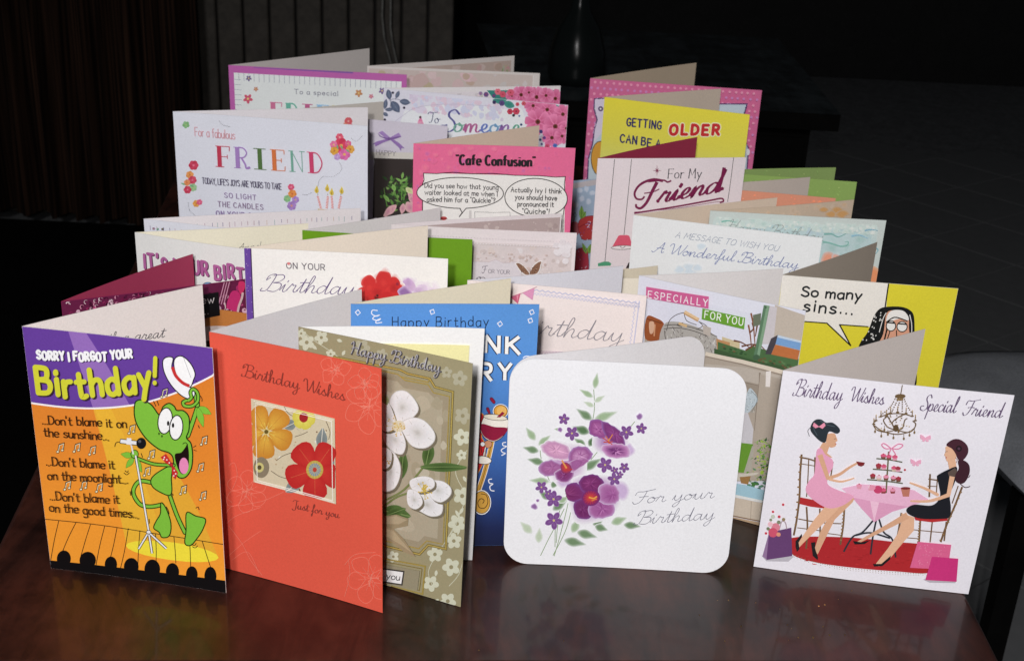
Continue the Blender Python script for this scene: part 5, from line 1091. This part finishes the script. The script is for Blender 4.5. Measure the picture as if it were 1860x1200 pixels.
def slab_friend(A, p0, p1, H, W_, cols):
    L = 'FRIEND'; ux = ((p1[0] - p0[0]) / 6, (p1[1] - p0[1]) / 6); a, b = A.gpx(*p0); q0 = A.tx(a, b); q1 = A.tx(a, b + .01); l = math.hypot(q1[0] - q0[0], q1[1] - q0[1]); up = ((q1[0] - q0[0]) / l, (q1[1] - q0[1]) / l)
    sh = {'F': ('t.15', [((.05, 1), (.95, 1)), ((.95, 1), (.92, .78)), ((.25, .5), (.78, .5)), ((.78, .6), (.78, .4)), ((0, 0), (.55, 0))], (.27, 0, .27, 1)), 'R': ('', [((.02, 1), (.5, 1)), ((0, 0), (.45, 0)), ((.75, 0), (1, .1))], (.25, 0, .25, 1)), 'I': ('', [((.1, 1), (.9, 1)), ((.1, 0), (.9, 0))], (.5, 0, .5, 1)), 'E': ('', [((0, 1), (.9, 1)), ((.9, 1), (.9, .8)), ((.2, .5), (.7, .5)), ((.7, .6), (.7, .4)), ((0, 0), (.9, 0)), ((.9, 0), (.93, .22))], (.24, 0, .24, 1)), 'N': ('', [((0, 1), (.3, 1)), ((0, 0), (.4, 0)), ((.7, 1), (1.05, 1)), ((.2, 1), (.85, 0)), ((.85, 0), (.85, 1))], (.2, 0, .2, 1)), 'D': ('', [((0, 1), (.5, 1)), ((0, 0), (.5, 0))], (.27, 0, .27, 1))}
    for i, ch in enumerate(L):
        f = lambda x, y: (p0[0] + ux[0] * (i + x * .84) + up[0] * y * H, p0[1] + ux[1] * (i + x * .84) + up[1] * y * H)
        _, thin, st = sh[ch]; c = cols[i]
        if ch == 'N':
            A.stroke([f(.2, 0), f(.2, 1)], W_ * .55, c, False)
        else: A.stroke([f(st[0], st[1]), f(st[2], st[3])], W_, c, False)
        for a_, b_ in thin: A.stroke([f(*a_), f(*b_)], W_ * .17, c, False)
        if ch == 'R': A.stroke([f(.3, 1), f(.65, .97), f(.85, .75), f(.65, .53), f(.3, .5)], W_ * .3, c); A.stroke([f(.5, .5), f(.72, .2), f(.8, 0), f(1.05, .05)], W_ * .4, c)
        if ch == 'D': A.stroke([f(.3, 1), f(.7, .92), f(.95, .5), f(.7, .08), f(.3, 0)], W_ * .28, c)
slab_friend(A, (384, 796), (1072, 842), 128, 26, FC)
A.text("TODAY, LIFE'S JOYS ARE YOURS TO TAKE", (302, 902), (794, 940), 37, 4.4, (96, 90, 116)); A.text('SO LIGHT', (440, 988), (636, 1004), 30, 4.2, (156, 130, 176), gap=3.5); A.text('THE CANDLES', (400, 1044), (680, 1064), 32, 4.2, (150, 124, 160), gap=3.5); A.text('ON YOUR CAKE', (390, 1102), (690, 1122), 32, 5, (150, 124, 180), gap=3.5); A.done()
A = Art(K, 'printed_flowers').zoom(280, 70, 3.4286); A.flower(1210, 516, 24, (222, 90, 100), (240, 190, 180), 6, fat=.8); A.flower(1192, 536, 14, (226, 120, 90)); A.flower(1224, 538, 12, (222, 100, 120)); A.done()
# ---- magenta edged card
F, K = C_['special']
A = Art(F, 'ruled_border', k=1.25).zoom(280, 70, 3.4286)
x0, y0 = A.gpx(496, 213); A.rect(x0, .006, F.w - x0, y0, (220, 226, 244)); A.stroke([A.tx(.03, F.h - .0012), A.tx(F.w * .7, F.h - .001)], 3, (110, 80, 160), False, w1=8)
a = x0 + .006
while a < F.w - x0 - .004: A.stroke([A.tx(a, y0), A.tx(a, y0 - .0095)], 2.4, (130, 136, 160), False); a += .0061
b = y0 - .008
while b > .02: A.stroke([A.tx(x0, b), A.tx(x0 + .0085, b)], 2.2, (130, 136, 160), False); A.stroke([A.tx(F.w - x0, b), A.tx(F.w - x0 - .0085, b)], 2.2, (130, 136, 160), False); b -= .0061
for x, y, r, c in ((590, 248, 18, (110, 90, 140)), (635, 315, 15, (190, 120, 96)), (585, 375, 30, (206, 80, 110)), (1275, 340, 24, (190, 130, 80)), (1352, 360, 15, (196, 90, 140)), (1420, 326, 21, (120, 96, 150))): A.flower(x, y, r, c, (226, 200, 120), 5, 15, fat=.42)
A.done()
A = Art(F, 'lettering', k=1.2).zoom(280, 70, 3.4286)
A.text('To a special', (876, 343), (1146, 356), 28, 3.6, (110, 110, 130), gap=3, serif=1); slab_friend(A, (722, 508), (1310, 540), 112, 30, [(204, 110, 150), (100, 180, 160), (190, 90, 140), (140, 190, 226), (214, 204, 110), (214, 130, 150)]); A.done()
# ---- dusky rose card
F, K = C_['rose']
A = Art(F, 'rose_pattern', k=1.2); rp = [(206, 180, 180), (196, 170, 166), (212, 190, 190), (190, 166, 150), (216, 184, 190), (184, 170, 140)]
A.rect(.002, .002, F.w - .0085, F.h - .003, (198, 184, 178)); A.speckle(.004, .02, F.w * .66, F.h - .004, 160, rp, .004, .011, 3); A.speckle(F.w * .55, .02, F.w - .010, F.h - .004, 90, [(196, 190, 188), (204, 196, 196), (190, 184, 182)], .002, .007, 3); A.rect(F.w - .0085, .002, F.w - .0075, F.h - .003, (220, 216, 214)); A.done()
A = Art(K, 'rose_pattern_inside', k=1.2)
A.rect(.004, .004, K.w - .005, K.h - .006, (190, 170, 160)); A.speckle(.006, .05, K.w - .02, K.h - .008, 150, [(200, 176, 166), (184, 160, 146), (206, 186, 180), (196, 164, 160)], .003, .010, 6); A.rect(K.w - .018, .1, K.w - .016, K.h - .012, (176, 186, 160)); A.speckle(K.w - .02, .12, K.w - .008, K.h - .01, 24, [(150, 160, 120), (206, 150, 160), (190, 170, 150)], .002, .004, 2); A.done()
# ---- blossoms and leaves card
F, K = C_['someone']
A = Art(F, 'blossom_border', k=1.1, label='band of pink blossoms, teal leaves and a lavender arch').zoom(640, 80, 3.5286)
A.blob('320,470 380,425 500,392 660,384 820,392 1000,420 1100,450 1120,900 260,900', (232, 236, 248)); A.speckle(.03, F.h - .024, F.w - .07, F.h - .004, 110, [(222, 214, 232), (216, 206, 226), (226, 204, 220), (210, 214, 236)], .0015, .005, 4)
A.stroke('270,500 330,455 400,412 520,390 700,386 900,400', 2.4, (190, 184, 206))
TL_ = (34, 130, 120)
for x, y, r in ((1000, 330, 150), (1040, 400, 200), (980, 360, 180), (1250, 300, 30), (1300, 390, 60), (1330, 640, 190), (1320, 610, 250), (1100, 560, 140)): A.leaf(x, y, 80, 44, r, TL_, (60, 150, 136))
def cosmos(A, x, y, r, c=(226, 120, 168), n=8):
    for i in range(n):
        a = 2 * math.pi * i / n + x; A.fan((x + r * .3 * math.cos(a), y + r * .3 * math.sin(a)), [(x + r * (u * math.cos(a) - v_ * math.sin(a)), y + r * (u * math.sin(a) + v_ * math.cos(a))) for u, v_ in ((.1, 0), (.5, .26), (.95, .3), (1.02, 0), (.95, -.3), (.5, -.26))], (206, 84, 134), c if i % 2 else tuple(min(255, q + 18) for q in c), n=2)
    A.ell(x, y, r * .2, r * .2, (120, 50, 30)); A.ell(x, y, r * .1, r * .1, (60, 30, 20))
for x, y, r in ((1250, 420, 62), (1160, 395, 56), (1350, 450, 62), (1190, 498, 82), (1302, 528, 78), (1280, 600, 62), (1345, 590, 50), (1370, 540, 40)): cosmos(A, x, y, r)
for x, y, r, c in ((1052, 430, 22, (206, 60, 90)), (1012, 432, 18, (200, 50, 80)), (1100, 380, 14, (210, 80, 100)), (1060, 385, 12, (206, 70, 90)), (960, 378, 18, (90, 70, 130)), (912, 372, 12, (60, 50, 100)), (1035, 456, 9, (30, 30, 50)), (1072, 460, 6, (80, 110, 170)), (1210, 560, 12, (60, 60, 120)), (1232, 600, 10, (110, 60, 140)), (1206, 612, 8, (60, 60, 120)), (1250, 655, 16, (206, 70, 110)), (1084, 515, 8, (50, 70, 120)), (1215, 640, 7, (90, 80, 150)), (1300, 650, 14, (70, 110, 190))): A.flower(x, y, r, c, tuple(q * .6 for q in c), 6, fat=.7)
A.blob('425,490 440,470 452,490 458,515 438,530 422,512', (226, 130, 170)); A.ell(438, 468, 8, 8, (90, 40, 60)); A.stroke('424,500 455,500', 3, (240, 210, 220)); A.done()
A = Art(F, 'dark_leaves', k=1.1).zoom(600, 90, 6)
LC = (84, 96, 124)
for x, y, a, b, r in ((642, 490, 56, 32, 80), (736, 490, 42, 22, -65), (816, 570, 58, 34, 8), (604, 595, 54, 24, -80), (712, 622, 72, 46, 55), (645, 652, 46, 20, -5), (604, 704, 32, 20, 30)):
    q = [(x + a * u * math.cos(R(r)) - b * v_ * math.sin(R(r)), y + a * u * math.sin(R(r)) + b * v_ * math.cos(R(r))) for u, v_ in ((-1, 0), (-.4, .85), (.3, .9), (.8, .4), (1.05, 0), (.8, -.4), (.3, -.9), (-.4, -.85))]
    A.fan((x, y), q, (104, 118, 142), LC, n=3); A.stroke([q[0], q[4]], 2, (150, 160, 180), False)
A.stroke('650,560 680,540 720,538 765,548', 4, LC); A.stroke('712,545 720,520', 4, LC); A.stroke('655,530 662,580 650,650', 4, LC)
for x, y in ((685, 470), (808, 633), (597, 763)): A.ell(x, y, 13, 13, (40, 30, 60))
A.done()
A = Art(F, 'lettering', k=1.1).zoom(640, 80, 3.5286)
A.text('To', (490, 502), (560, 506), 68, 5, (70, 74, 120), SCRIPT, nib=(20, .35)); A.text('S', (566, 562), (670, 562), 142, 14, (84, 84, 150), SCRIPT, nib=(0, .3)); A.stroke('606,560 608,600', 5, (84, 84, 150))
A.text('omeone', (648, 560), (1080, 572), 118, 13, (90, 90, 90), SCRIPT, nib=(0, .35), cols=[(110, 170, 150), (180, 96, 150), (96, 120, 196), (110, 160, 200), (140, 100, 170), (90, 166, 140)]); A.done()
A = Art(K, 'printed_inside', k=1.15).zoom(640, 80, 3.5286)
A.rect(.02, .01, K.w - .005, K.h - .0055, (222, 216, 222)); A.speckle(.03, .17, K.w * .55, K.h - .007, 130, [(206, 200, 206), (190, 180, 196), (226, 206, 214), (196, 196, 190)], .001, .004, 2)
A.poly('860,296 1320,296 1312,600 1000,600 940,400', (40, 136, 126))
for x, y, r in ((1080, 325, 60), (1180, 340, 66), (1300, 350, 60), (1240, 330, 50), (1130, 310, 40), (1020, 330, 40)): cosmos(A, x, y, r)
for x, y, r, c in ((930, 305, 20, (226, 110, 130)), (962, 322, 20, (214, 80, 110)), (1012, 310, 22, (220, 90, 120)), (855, 322, 16, (110, 80, 140)), (905, 330, 12, (90, 70, 130)), (820, 315, 12, (150, 130, 170))): A.flower(x, y, r, c, (180, 50, 60), 6, fat=.7)
A.done()
# ---- ribbon bow card
F, K = C_['bow']
A = Art(F, 'photograph', k=1.15, label='dark photograph of pale pink flower buds').zoom(640, 80, 3.5286)
A.poly('104,740 600,745 600,700 104,690', (208, 204, 196)); A.poly('140,730 620,745 610,1140 132,1112', (52, 44, 42))
rn = random.Random(5)
for i in range(90):
    x, y = rn.gauss(300, 45), rn.gauss(960, 60)
    if y > 850: A.leaf(x, y, rn.uniform(20, 50), rn.uniform(8, 18), rn.uniform(190, 350), rn.choice([(60, 100, 40), (90, 140, 60), (40, 76, 34), (120, 160, 80)]))
for p in ('318,1000 318,920 322,850', '300,1010 270,940 260,900', '330,1000 345,930 350,900', '225,1040 210,960 205,920'): A.stroke(p, 7, (96, 150, 60), w1=3)
for x, y, L, wd, r in ((320, 860, 40, 16, -80), (318, 880, 44, 14, -30), (318, 880, 44, 14, 210), (275, 940, 46, 26, 250), (240, 1010, 60, 22, 230)): A.leaf(x, y, L, wd, r, (110, 166, 70), (140, 190, 96))
for x, y, L, wd, r in ((285, 1030, 110, 46, 140), (330, 1020, 70, 36, 100), (350, 1010, 90, 60, 60), (370, 960, 70, 34, 70), (380, 920, 70, 34, 100), (250, 1040, 80, 34, 120)): A.leaf(x, y, L, wd, r, (206, 130, 160), (226, 180, 180))
A.leaf(345, 920, 60, 34, 40, (190, 196, 130), (220, 220, 170)); A.done()
A = Art(F, 'ribbon_bow', k=1.15, label='purple ribbon bow', base=.0008).zoom(640, 80, 3.5286)
RB = (146, 112, 178)
A.poly('232,604 160,622 130,640 148,640 152,655 200,630 238,616', RB); A.poly('236,604 300,660 314,684 318,664 338,666 300,630 250,600', RB); A.poly('170,566 196,554 246,598 232,612', (160, 128, 190)); A.poly('165,568 178,590 226,612 236,602 190,590', (126, 92, 158)); A.poly('240,600 300,566 318,592 252,616', (160, 128, 190)); A.poly('246,600 296,590 318,592 250,614', (126, 92, 158)); A.ell(238, 605, 11, 10, (120, 86, 150)); A.done()
A = Art(F, 'lettering', k=1.1).zoom(640, 80, 3.5286); A.text('HAPPY', (156, 706), (280, 716), 28, 3, (120, 112, 120), serif=1.1); A.stroke('104,720 140,740 136,790 110,830 104,800', 2.5, (190, 186, 196)); A.done()
# ---- pink comic card
F, K = C_['cafe']
A = Art(F, 'mottled_ground'); A.speckle(.001, .001, F.w - .001, F.h - .001, 420, [(226, 100, 160), (240, 120, 150), (206, 100, 170), (230, 96, 150), (244, 124, 160)], .0012, .0045, 3, soft=(236, 108, 156)); A.done()
A = Art(F, 'comic_panel', label='comic panel with two speech bubbles').zoom(640, 80, 3.5286)
CP = (238, 236, 232)
A.poly('456,826 1364,850 1346,1900 440,1900', CP); A.stroke('444,1900 450,1100 448,900 460,868 456,826 540,830 640,822 760,832 900,830 1040,842 1200,844 1300,852 1364,848 1358,900 1364,1000 1350,1100 1342,1900', 5, BK, False)
A.stroke('786,1120 784,1076 900,1080 1010,1078 1012,1110', 2.4, (90, 90, 90), False); A.poly('748,1066 764,1066 764,1140 748,1140', (210, 206, 204)); A.ell(585, 1116, 22, 12, (190, 60, 60)); A.stroke('560,1130 580,1118 610,1120', 3, BK)
A.poly('684,1050 702,1104 690,1120 750,1046', CP)
A.ell(691, 954, 278, 99, CP, 1, BK, 5.5, n=44); A.poly('692,1040 702,1096 744,1036', CP); A.stroke('688,1052 704,1080 684,1108', 5.5, BK, False); A.stroke('684,1108 718,1066 732,1050', 5.5, BK, False)
A.ell(1177, 985, 200, 124, CP, 2, BK, 5.5, n=40); A.done()
A = Art(F, 'lettering').zoom(640, 80, 3.5286)
A.text('"Cafe Confusion"', (668, 772), (1166, 784), 62, 17, (26, 18, 26), gap=2.8, cap=False, nib=(0, .42), serif=1.2)
for s_, a, b in (('Did you see how that young', (464, 918), (934, 934)), ('waiter looked at me when I', (464, 962), (930, 976)), ('asked him for a "Quickie"?', (478, 1006), (914, 1016)), ('Actually Ivy I think', (1016, 946), (1338, 952)), ('you should have', (1042, 992), (1308, 998)), ('pronounced it', (1058, 1036), (1288, 1038)), ('"Quiche"!', (1088, 1080), (1260, 1084))):
    A.text(s_, a, b, 31, 4.2, (40, 36, 40), wob=.6, gap=2.2)
A.done()
# ---- polka dots card
F, K = C_['dots']
A = Art(F, 'polka_dots', k=1.15)
for i in range(34):
    for j in range(36):
        a, b = .003 + i * .0074 + (j % 2) * .0037 + .0006 * math.sin(i * 5 + j), .003 + j * .0072
        if a < F.w - .002 and b < F.h - .002: A.ell(*A.tx(a, b), 2.6, 2.6, (232, 146, 180) if (i * 3 + j) % 3 else (206, 130, 190), n=7)
A.done()
A = Art(F, 'glitter_edged_picture', k=1.15, label='pale blue picture with a sparkling purple edge', base=.0008).zoom(1030, 100, 3)
pth = '150,236 210,232 500,250 700,262 980,264 962,330 950,420 986,500 984,560 960,900 90,900 98,760 112,680 118,560 140,480 150,400 165,350 148,290'
A.poly(pth, (190, 206, 218)); A.poly('150,236 208,232 206,330 190,420 150,470 142,420 160,350', (214, 206, 226)); 
q = P_(pth); A.stroke(q + [q[0]], 7, (86, 54, 110), False)
for i in range(90): k_ = random.randrange(len(q) - 1); t = random.random(); A.ell(q[k_][0] * (1 - t) + q[k_ + 1][0] * t + random.uniform(-4, 4), q[k_][1] * (1 - t) + q[k_ + 1][1] * t + random.uniform(-4, 4), 2.6, 2.6, random.choice([(200, 180, 230), (240, 240, 250), (60, 36, 80)]), n=5)
A.ell(184, 290, 14, 14, (96, 76, 120)); A.ell(184, 290, 5, 5, (240, 240, 250)); A.ell(182, 560, 50, 94, (214, 152, 30), 0, (40, 40, 30), 4); A.ell(985, 525, 10, 18, (226, 226, 236)); A.done()
# ---- getting older card
F, K = C_['older']
A = Art(F, 'printed_background', k=1.1); A.vgrad(0, F.w, [(0, (206, 214, 130)), (F.h * .45, (206, 214, 134)), (F.h * .62, (212, 216, 116)), (F.h * .82, (228, 220, 60)), (F.h, (236, 224, 24))]); A.done()
A = Art(F, 'lettering', k=1.1).zoom(1030, 100, 3)
A.text('GETTING', (326, 384), (512, 406), 42, 8.5, (44, 42, 104), gap=3, wob=.5); A.text('CAN BE A', (290, 474), (508, 506), 42, 8.5, (44, 42, 104), gap=3, wob=.5)
A.text('OLDER', (562, 430), (826, 434), 52, 17, (204, 26, 32), gap=4.6, wob=.4, outline=((250, 240, 200), 10)); A.done()
# ---- lampshades card
F, K = C_['myfriend']
A = Art(F, 'printed_cords', k=1.05).zoom(1030, 100, 3)
for p in ('258,568 232,850 205,1132', '350,566 330,770 309,980', '907,558 890,690 874,800'): A.stroke(p, 3, (60, 60, 60))
A.part('printed_lampshade', 'pink lampshade'); A.poly('278,984 288,980 326,979 338,984 356,1042 244,1046', (222, 84, 112)); A.ell(300, 1047, 60, 11, (236, 228, 230), -2, (50, 44, 46), 2.6); A.stroke('288,1040 300,1050 316,1040', 2.4, (50, 44, 46))
A.part('printed_lampshade', 'green lampshade'); A.poly('168,1134 200,1124 226,1124 240,1134 236,1146 168,1150', (74, 158, 118)); A.part('printed_stool'); A.poly('318,1160 334,1128 362,1112 362,1160', (46, 34, 36)); A.poly('300,1162 380,1158 380,1190 300,1196', (226, 212, 190))
A.part('printed_star')
for i in range(8): t = i * math.pi / 4; r = 30 if i % 2 == 0 else 17; A.stroke([(488, 628), (488 + r * .8 * math.cos(t), 628 + r * math.sin(t))], 5, (130, 26, 76), False, w1=1)
A.done()
A = Art(F, 'lettering', k=1.0).zoom(1030, 100, 3)
A.text('For My', (548, 670), (728, 668), 50, 4.8, (50, 52, 60), serif=.9, nib=(0, .45), gap=2.2)
MR = (126, 20, 76)
A.text('riend', (488, 806), (836, 742), 118, 19, MR, SCRIPT, nib=(15, .28), shear=.28)
A.stroke('520,684 470,676 420,690 384,716 366,752 376,780 404,784 420,768', 15, MR, w1=9); A.stroke('440,688 520,680 545,690 565,682', 9, MR); A.stroke('488,690 462,740 432,800 400,832 376,826 374,810', 19, MR, w1=10); A.stroke('418,752 470,742 500,728', 6, MR); A.stroke('855,612 838,690 822,745', 20, MR, w1=12)
A.stroke('364,860 600,822 780,790 840,780 850,796 830,802', 9, MR); A.stroke('364,854 600,832 790,802 836,800', 3, MR); A.done()
# ---- cherries card
F, K = C_['cherry']
A = Art(F, 'printed_cherries', k=1.1, label='red cherries with purple glitter').zoom(1000, 300, 4.615)
A.poly('-400,150 180,152 420,110 420,160 190,196 -400,200', (196, 190, 194)); 
for x, y in ((245, 212), (315, 305), (210, 330), (350, 230), (300, 200), (260, 280)): A.soft(x, y, 26, (206, 218, 236), (180, 200, 224))
DR = (190, 58, 60)
A.ell(200, 530, 46, 60, (176, 90, 100)); A.blob('228,500 250,450 300,428 360,424 420,440 420,620 330,622 270,622 240,570', DR, line=(110, 24, 40), lw=4); A.stroke('235,520 290,492 360,480 420,484', 8, (150, 30, 44))
A.blob('200,740 230,700 280,690 310,720 310,900 200,900', (176, 50, 70), line=(110, 24, 40), lw=4)
for x, y, L, wd, r in ((255, 450, 110, 40, -88), (262, 440, 60, 34, -60), (300, 740, 96, 30, -112), (320, 740, 80, 40, -80)): A.leaf(x, y, L, wd, r, (110, 160, 60), (140, 186, 80), vein=(40, 70, 30), line=(36, 60, 30))
A.stroke('188,470 200,440 190,405 208,400 212,425 200,430', 4, (50, 100, 90))
for i in range(46): x, y = (random.gauss(325, 16), random.gauss(500, 22)) if i < 24 else (random.uniform(200, 310), random.uniform(560, 860)); A.ell(x, y, 4, 4, random.choice([(110, 80, 160), (70, 50, 110), (200, 190, 240), (236, 226, 250)]), n=5)
A.done()
# ---- apple green / orange cards
F, K = C_['green24']
for P_n in (F, K):
    A = Art(P_n, 'glitter', k=1.2)
    for i in range(260): A.ell(*A.tx(random.uniform(.002, P_n.w - .002), random.uniform(.08, P_n.h - .002)), .7, .7, random.choice([(160, 210, 110), (190, 220, 120), (110, 170, 76), (214, 226, 150), (140, 190, 90)]), n=4)
    A.done()
F, K = C_['orange25']
A = Art(F, 'printed_texture', k=1.2); A.speckle(.001, .1, F.w - .001, F.h - .001, 160, [(236, 140, 100), (240, 150, 116), (232, 136, 104)], .001, .003, 4); A.done()
# ---- teal watercolour card
F, K = C_['teal']
A = Art(F, 'watercolour_wash', k=1.1).zoom(1270, 280, 5)
A.vgrad(.004, F.w - .006, [(.004, (226, 160, 110)), (F.h * .55, (226, 156, 120)), (F.h * .66, (214, 196, 182)), (F.h * .74, (188, 208, 214)), (F.h * .88, (184, 206, 206)), (F.h - .007, (200, 214, 210))])
tb = [(168, 200, 198), (176, 206, 206), (186, 210, 212), (160, 194, 190), (198, 216, 214), (180, 200, 212)]
A.speckle(.008, F.h * .72, F.w - .009, F.h - .010, 260, tb, .003, .009, 7, soft=(184, 206, 208)); A.speckle(.006, F.h - .014, F.w - .008, F.h - .005, 170, [(214, 222, 216), (196, 214, 206), (226, 228, 222), (176, 204, 196)], .001, .004, 8, soft=(200, 216, 212))
for p, c in (('1130,720 1200,720 1260,745 1330,715', (120, 176, 170)), ('1120,790 1180,800 1280,830 1340,820 1350,790 1320,790', (126, 184, 172)), ('1500,690 1560,680 1620,690', (130, 176, 196)), ('1380,740 1450,730 1530,760', (140, 186, 206)), ('200,610 260,600 330,615', (120, 186, 170)), ('1560,830 1620,860 1600,900', (130, 180, 190))): A.stroke(p, 16, c, w1=5)
A.soft(1170, 950, 66, (232, 156, 126), (206, 190, 186)); A.soft(1240, 935, 40, (226, 170, 150), (196, 200, 204)); A.soft(1580, 1100, 60, (232, 146, 96), (220, 180, 150), ry=1.4); A.done()
A = Art(F, 'lettering', k=1.0).zoom(1270, 280, 5)
A.text('Happy Birthday', (240, 690), (1110, 790), 108, 6, (140, 148, 146), SCRIPT, shear=.35, nib=(30, .4)); A.done()
A = Art(K, 'printed_inside', k=1.15).zoom(1270, 280, 5); A.speckle(.02, .13, K.w - .003, K.h - .002, 200, [(206, 180, 156), (212, 190, 168), (200, 176, 150), (214, 180, 140)], .002, .006, 3, soft=(208, 186, 164))
for x, y, r in ((1250, 510, 60), (1190, 540, 50), (1290, 540, 60), (1120, 500, 40)): A.soft(x, y, r, (214, 162, 100), (206, 180, 152), ry=.6)
A.done()
# ---- off white message card
F, K = C_['message']
A = Art(F, 'lettering').zoom(1100, 340, 2.8182)
A.text('A MESSAGE TO WISH YOU', (356, 256), (880, 326), 30, 2.8, (150, 160, 178), shear=.4, gap=1.8); A.text('A Wonderful Birthday', (240, 330), (982, 416), 54, 4, (112, 126, 176), SCRIPT, shear=.3, nib=(30, .55)); A.done()
A = Art(F, 'pale_wash').zoom(1100, 340, 2.8182)
for x, y, r in ((430, 415, 44), (380, 420, 30), (470, 410, 28), (490, 300, 26)): A.soft(x, y, r, (216, 230, 240), (236, 240, 242), ry=.7)
A.done()
# ---- nun card
F, K = C_['sins']
A = Art(F, 'comic_picture', label='comic nun in glasses beside a speech bubble').zoom(1100, 340, 2.8182)
CW = (238, 234, 226)
A.rect(0, 0, F.w, F.h, (226, 214, 4)); A.poly('880,440 1449,484 1436,612 1380,712 1340,714 1200,700 1130,692 1014,686 880,676', CW); A.stroke('1449,486 1438,560 1430,614', 7, BK, False); A.stroke('880,678 1014,686 1132,694', 6, BK, False); A.stroke('1198,702 1345,712', 6, BK, False)
A.poly('1130,688 1194,692 1256,808', CW); A.stroke('1130,692 1255,810', 7, BK, False); A.stroke('1255,810 1196,700', 7, BK, False)
A.blob('1290,830 1340,740 1372,660 1400,622 1440,610 1510,610 1555,626 1578,660 1582,760 1590,900 1560,1050 1280,1050', (26, 28, 30))
A.blob('1440,640 1500,634 1546,660 1552,710 1540,800 1400,900 1380,830 1420,750', (222, 160, 130)); A.blob('1444,650 1470,628 1520,630 1546,655 1548,680 1500,672 1440,690', (240, 238, 234)); A.stroke('1436,690 1480,664 1545,684', 6, BK); A.stroke('1424,790 1440,720 1440,690', 8, BK)
A.ell(1460, 708, 24, 26, (240, 238, 234), 0, BK, 5); A.ell(1517, 712, 26, 26, (240, 238, 234), 0, BK, 5); A.stroke('1440,690 1480,694', 7, BK, False); A.stroke('1496,696 1540,700', 7, BK, False); A.stroke('1488,730 1488,790 1470,820', 5, BK); A.stroke('1455,735 1440,780', 5, BK)
for i in range(60): x, y = random.uniform(1310, 1420), random.uniform(640, 830); A.ell(x, y, 3, 5, (230, 230, 226), 30, n=5) if 1290 + (830 - y) * .5 < x < 1310 + (830 - y) * .62 + 30 else None
A.stroke('1436,640 1420,670 1400,740', 4, (236, 234, 230)); A.stroke('1556,650 1566,700 1566,760', 4, (236, 234, 230)); A.done()
A = Art(F, 'lettering').zoom(1100, 340, 2.8182)
A.text('So many', (1002, 554), (1306, 576), 50, 9.5, (28, 34, 38), gap=2.2, wob=.5); A.text('sins...', (1012, 632), (1262, 648), 58, 9.5, (28, 34, 38), gap=3, wob=.5); A.done()
# ---- magenta swirl card
F, K = C_['maroon']
A = Art(F, 'swirl_photograph', label='magenta swirls above a brown table with a black caption').zoom(340, 440, 6)
A.rect(0, 0, F.w, F.h, (104, 28, 68))
rn = random.Random(8)
for i in range(300):
    a, b = rn.uniform(.003, F.w - .003), rn.uniform(F.h * .55, F.h - .002); x, y = A.tx(a, b); t = rn.uniform(-1.2, 1.2); L = rn.uniform(20, 70)
    pts = [(x + L * u * math.cos(t + u * 1.6), y + L * u * math.sin(t + u * 1.6)) for u in (-1, -.5, 0, .5, 1)]
    A.stroke(pts, rn.uniform(10, 46), rn.choice([(170, 40, 104), (110, 22, 66), (52, 12, 36), (206, 80, 140), (150, 36, 90), (226, 190, 204), (70, 20, 46), (214, 170, 190)]), w1=3)
for i in range(150):
    a, b = rn.uniform(.003, F.w * .75), F.h - rn.uniform(.0, .016); x, y = A.tx(a, b); L = rn.uniform(14, 40); t = rn.choice([.5, -.9]) + rn.uniform(-.4, .4)
    pts = [(x + L * u * math.cos(t + u * .9), y + L * u * math.sin(t + u * .9)) for u in (-1, -.5, 0, .5, 1)]
    A.stroke(pts, rn.uniform(5, 16), rn.choice([(60, 14, 40), (90, 24, 60), (226, 196, 206), (206, 130, 160), (160, 40, 96), (46, 10, 30)]), w1=2)
for k_ in range(6): A.stroke([(400 + k_ * 14 + d * -16, 420 + d * 62) for d in range(5)], 9, (214, 150, 180) if k_ % 2 == 0 else (120, 36, 76))
A.blob('470,540 530,520 570,560 580,640 540,740 470,730 420,690', (196, 36, 110)); A.blob('560,420 620,430 620,500 580,560 550,500', (206, 40, 100)); A.stroke('600,540 590,600 560,680 545,750', 24, (206, 176, 180)); A.stroke('400,650 410,700 400,730', 16, (214, 190, 190), w1=4)
A.poly('-1400,1210 -400,940 180,815 340,790 352,722 622,762 700,770 700,1400 -1400,1800', (196, 122, 50)); A.poly('-1400,1400 180,905 300,900 450,905 700,860 700,1000 200,1080 -1400,1600', (222, 206, 200))
A.poly('-1400,1560 150,1070 700,1000 700,2200 -1400,2600', (40, 26, 24)); A.done()
A = Art(F, 'caption', label='black caption with white handwriting', base=.0004).zoom(340, 440, 6)
A.poly('40,580 330,530 350,785 175,820 50,842', (20, 18, 22)); A.text('few', (90, 672), (286, 646), 84, 10, (240, 238, 240), gap=2.4, wob=.4); A.text('...', (150, 778), (222, 768), 60, 12, (240, 238, 240), gap=4); A.done()
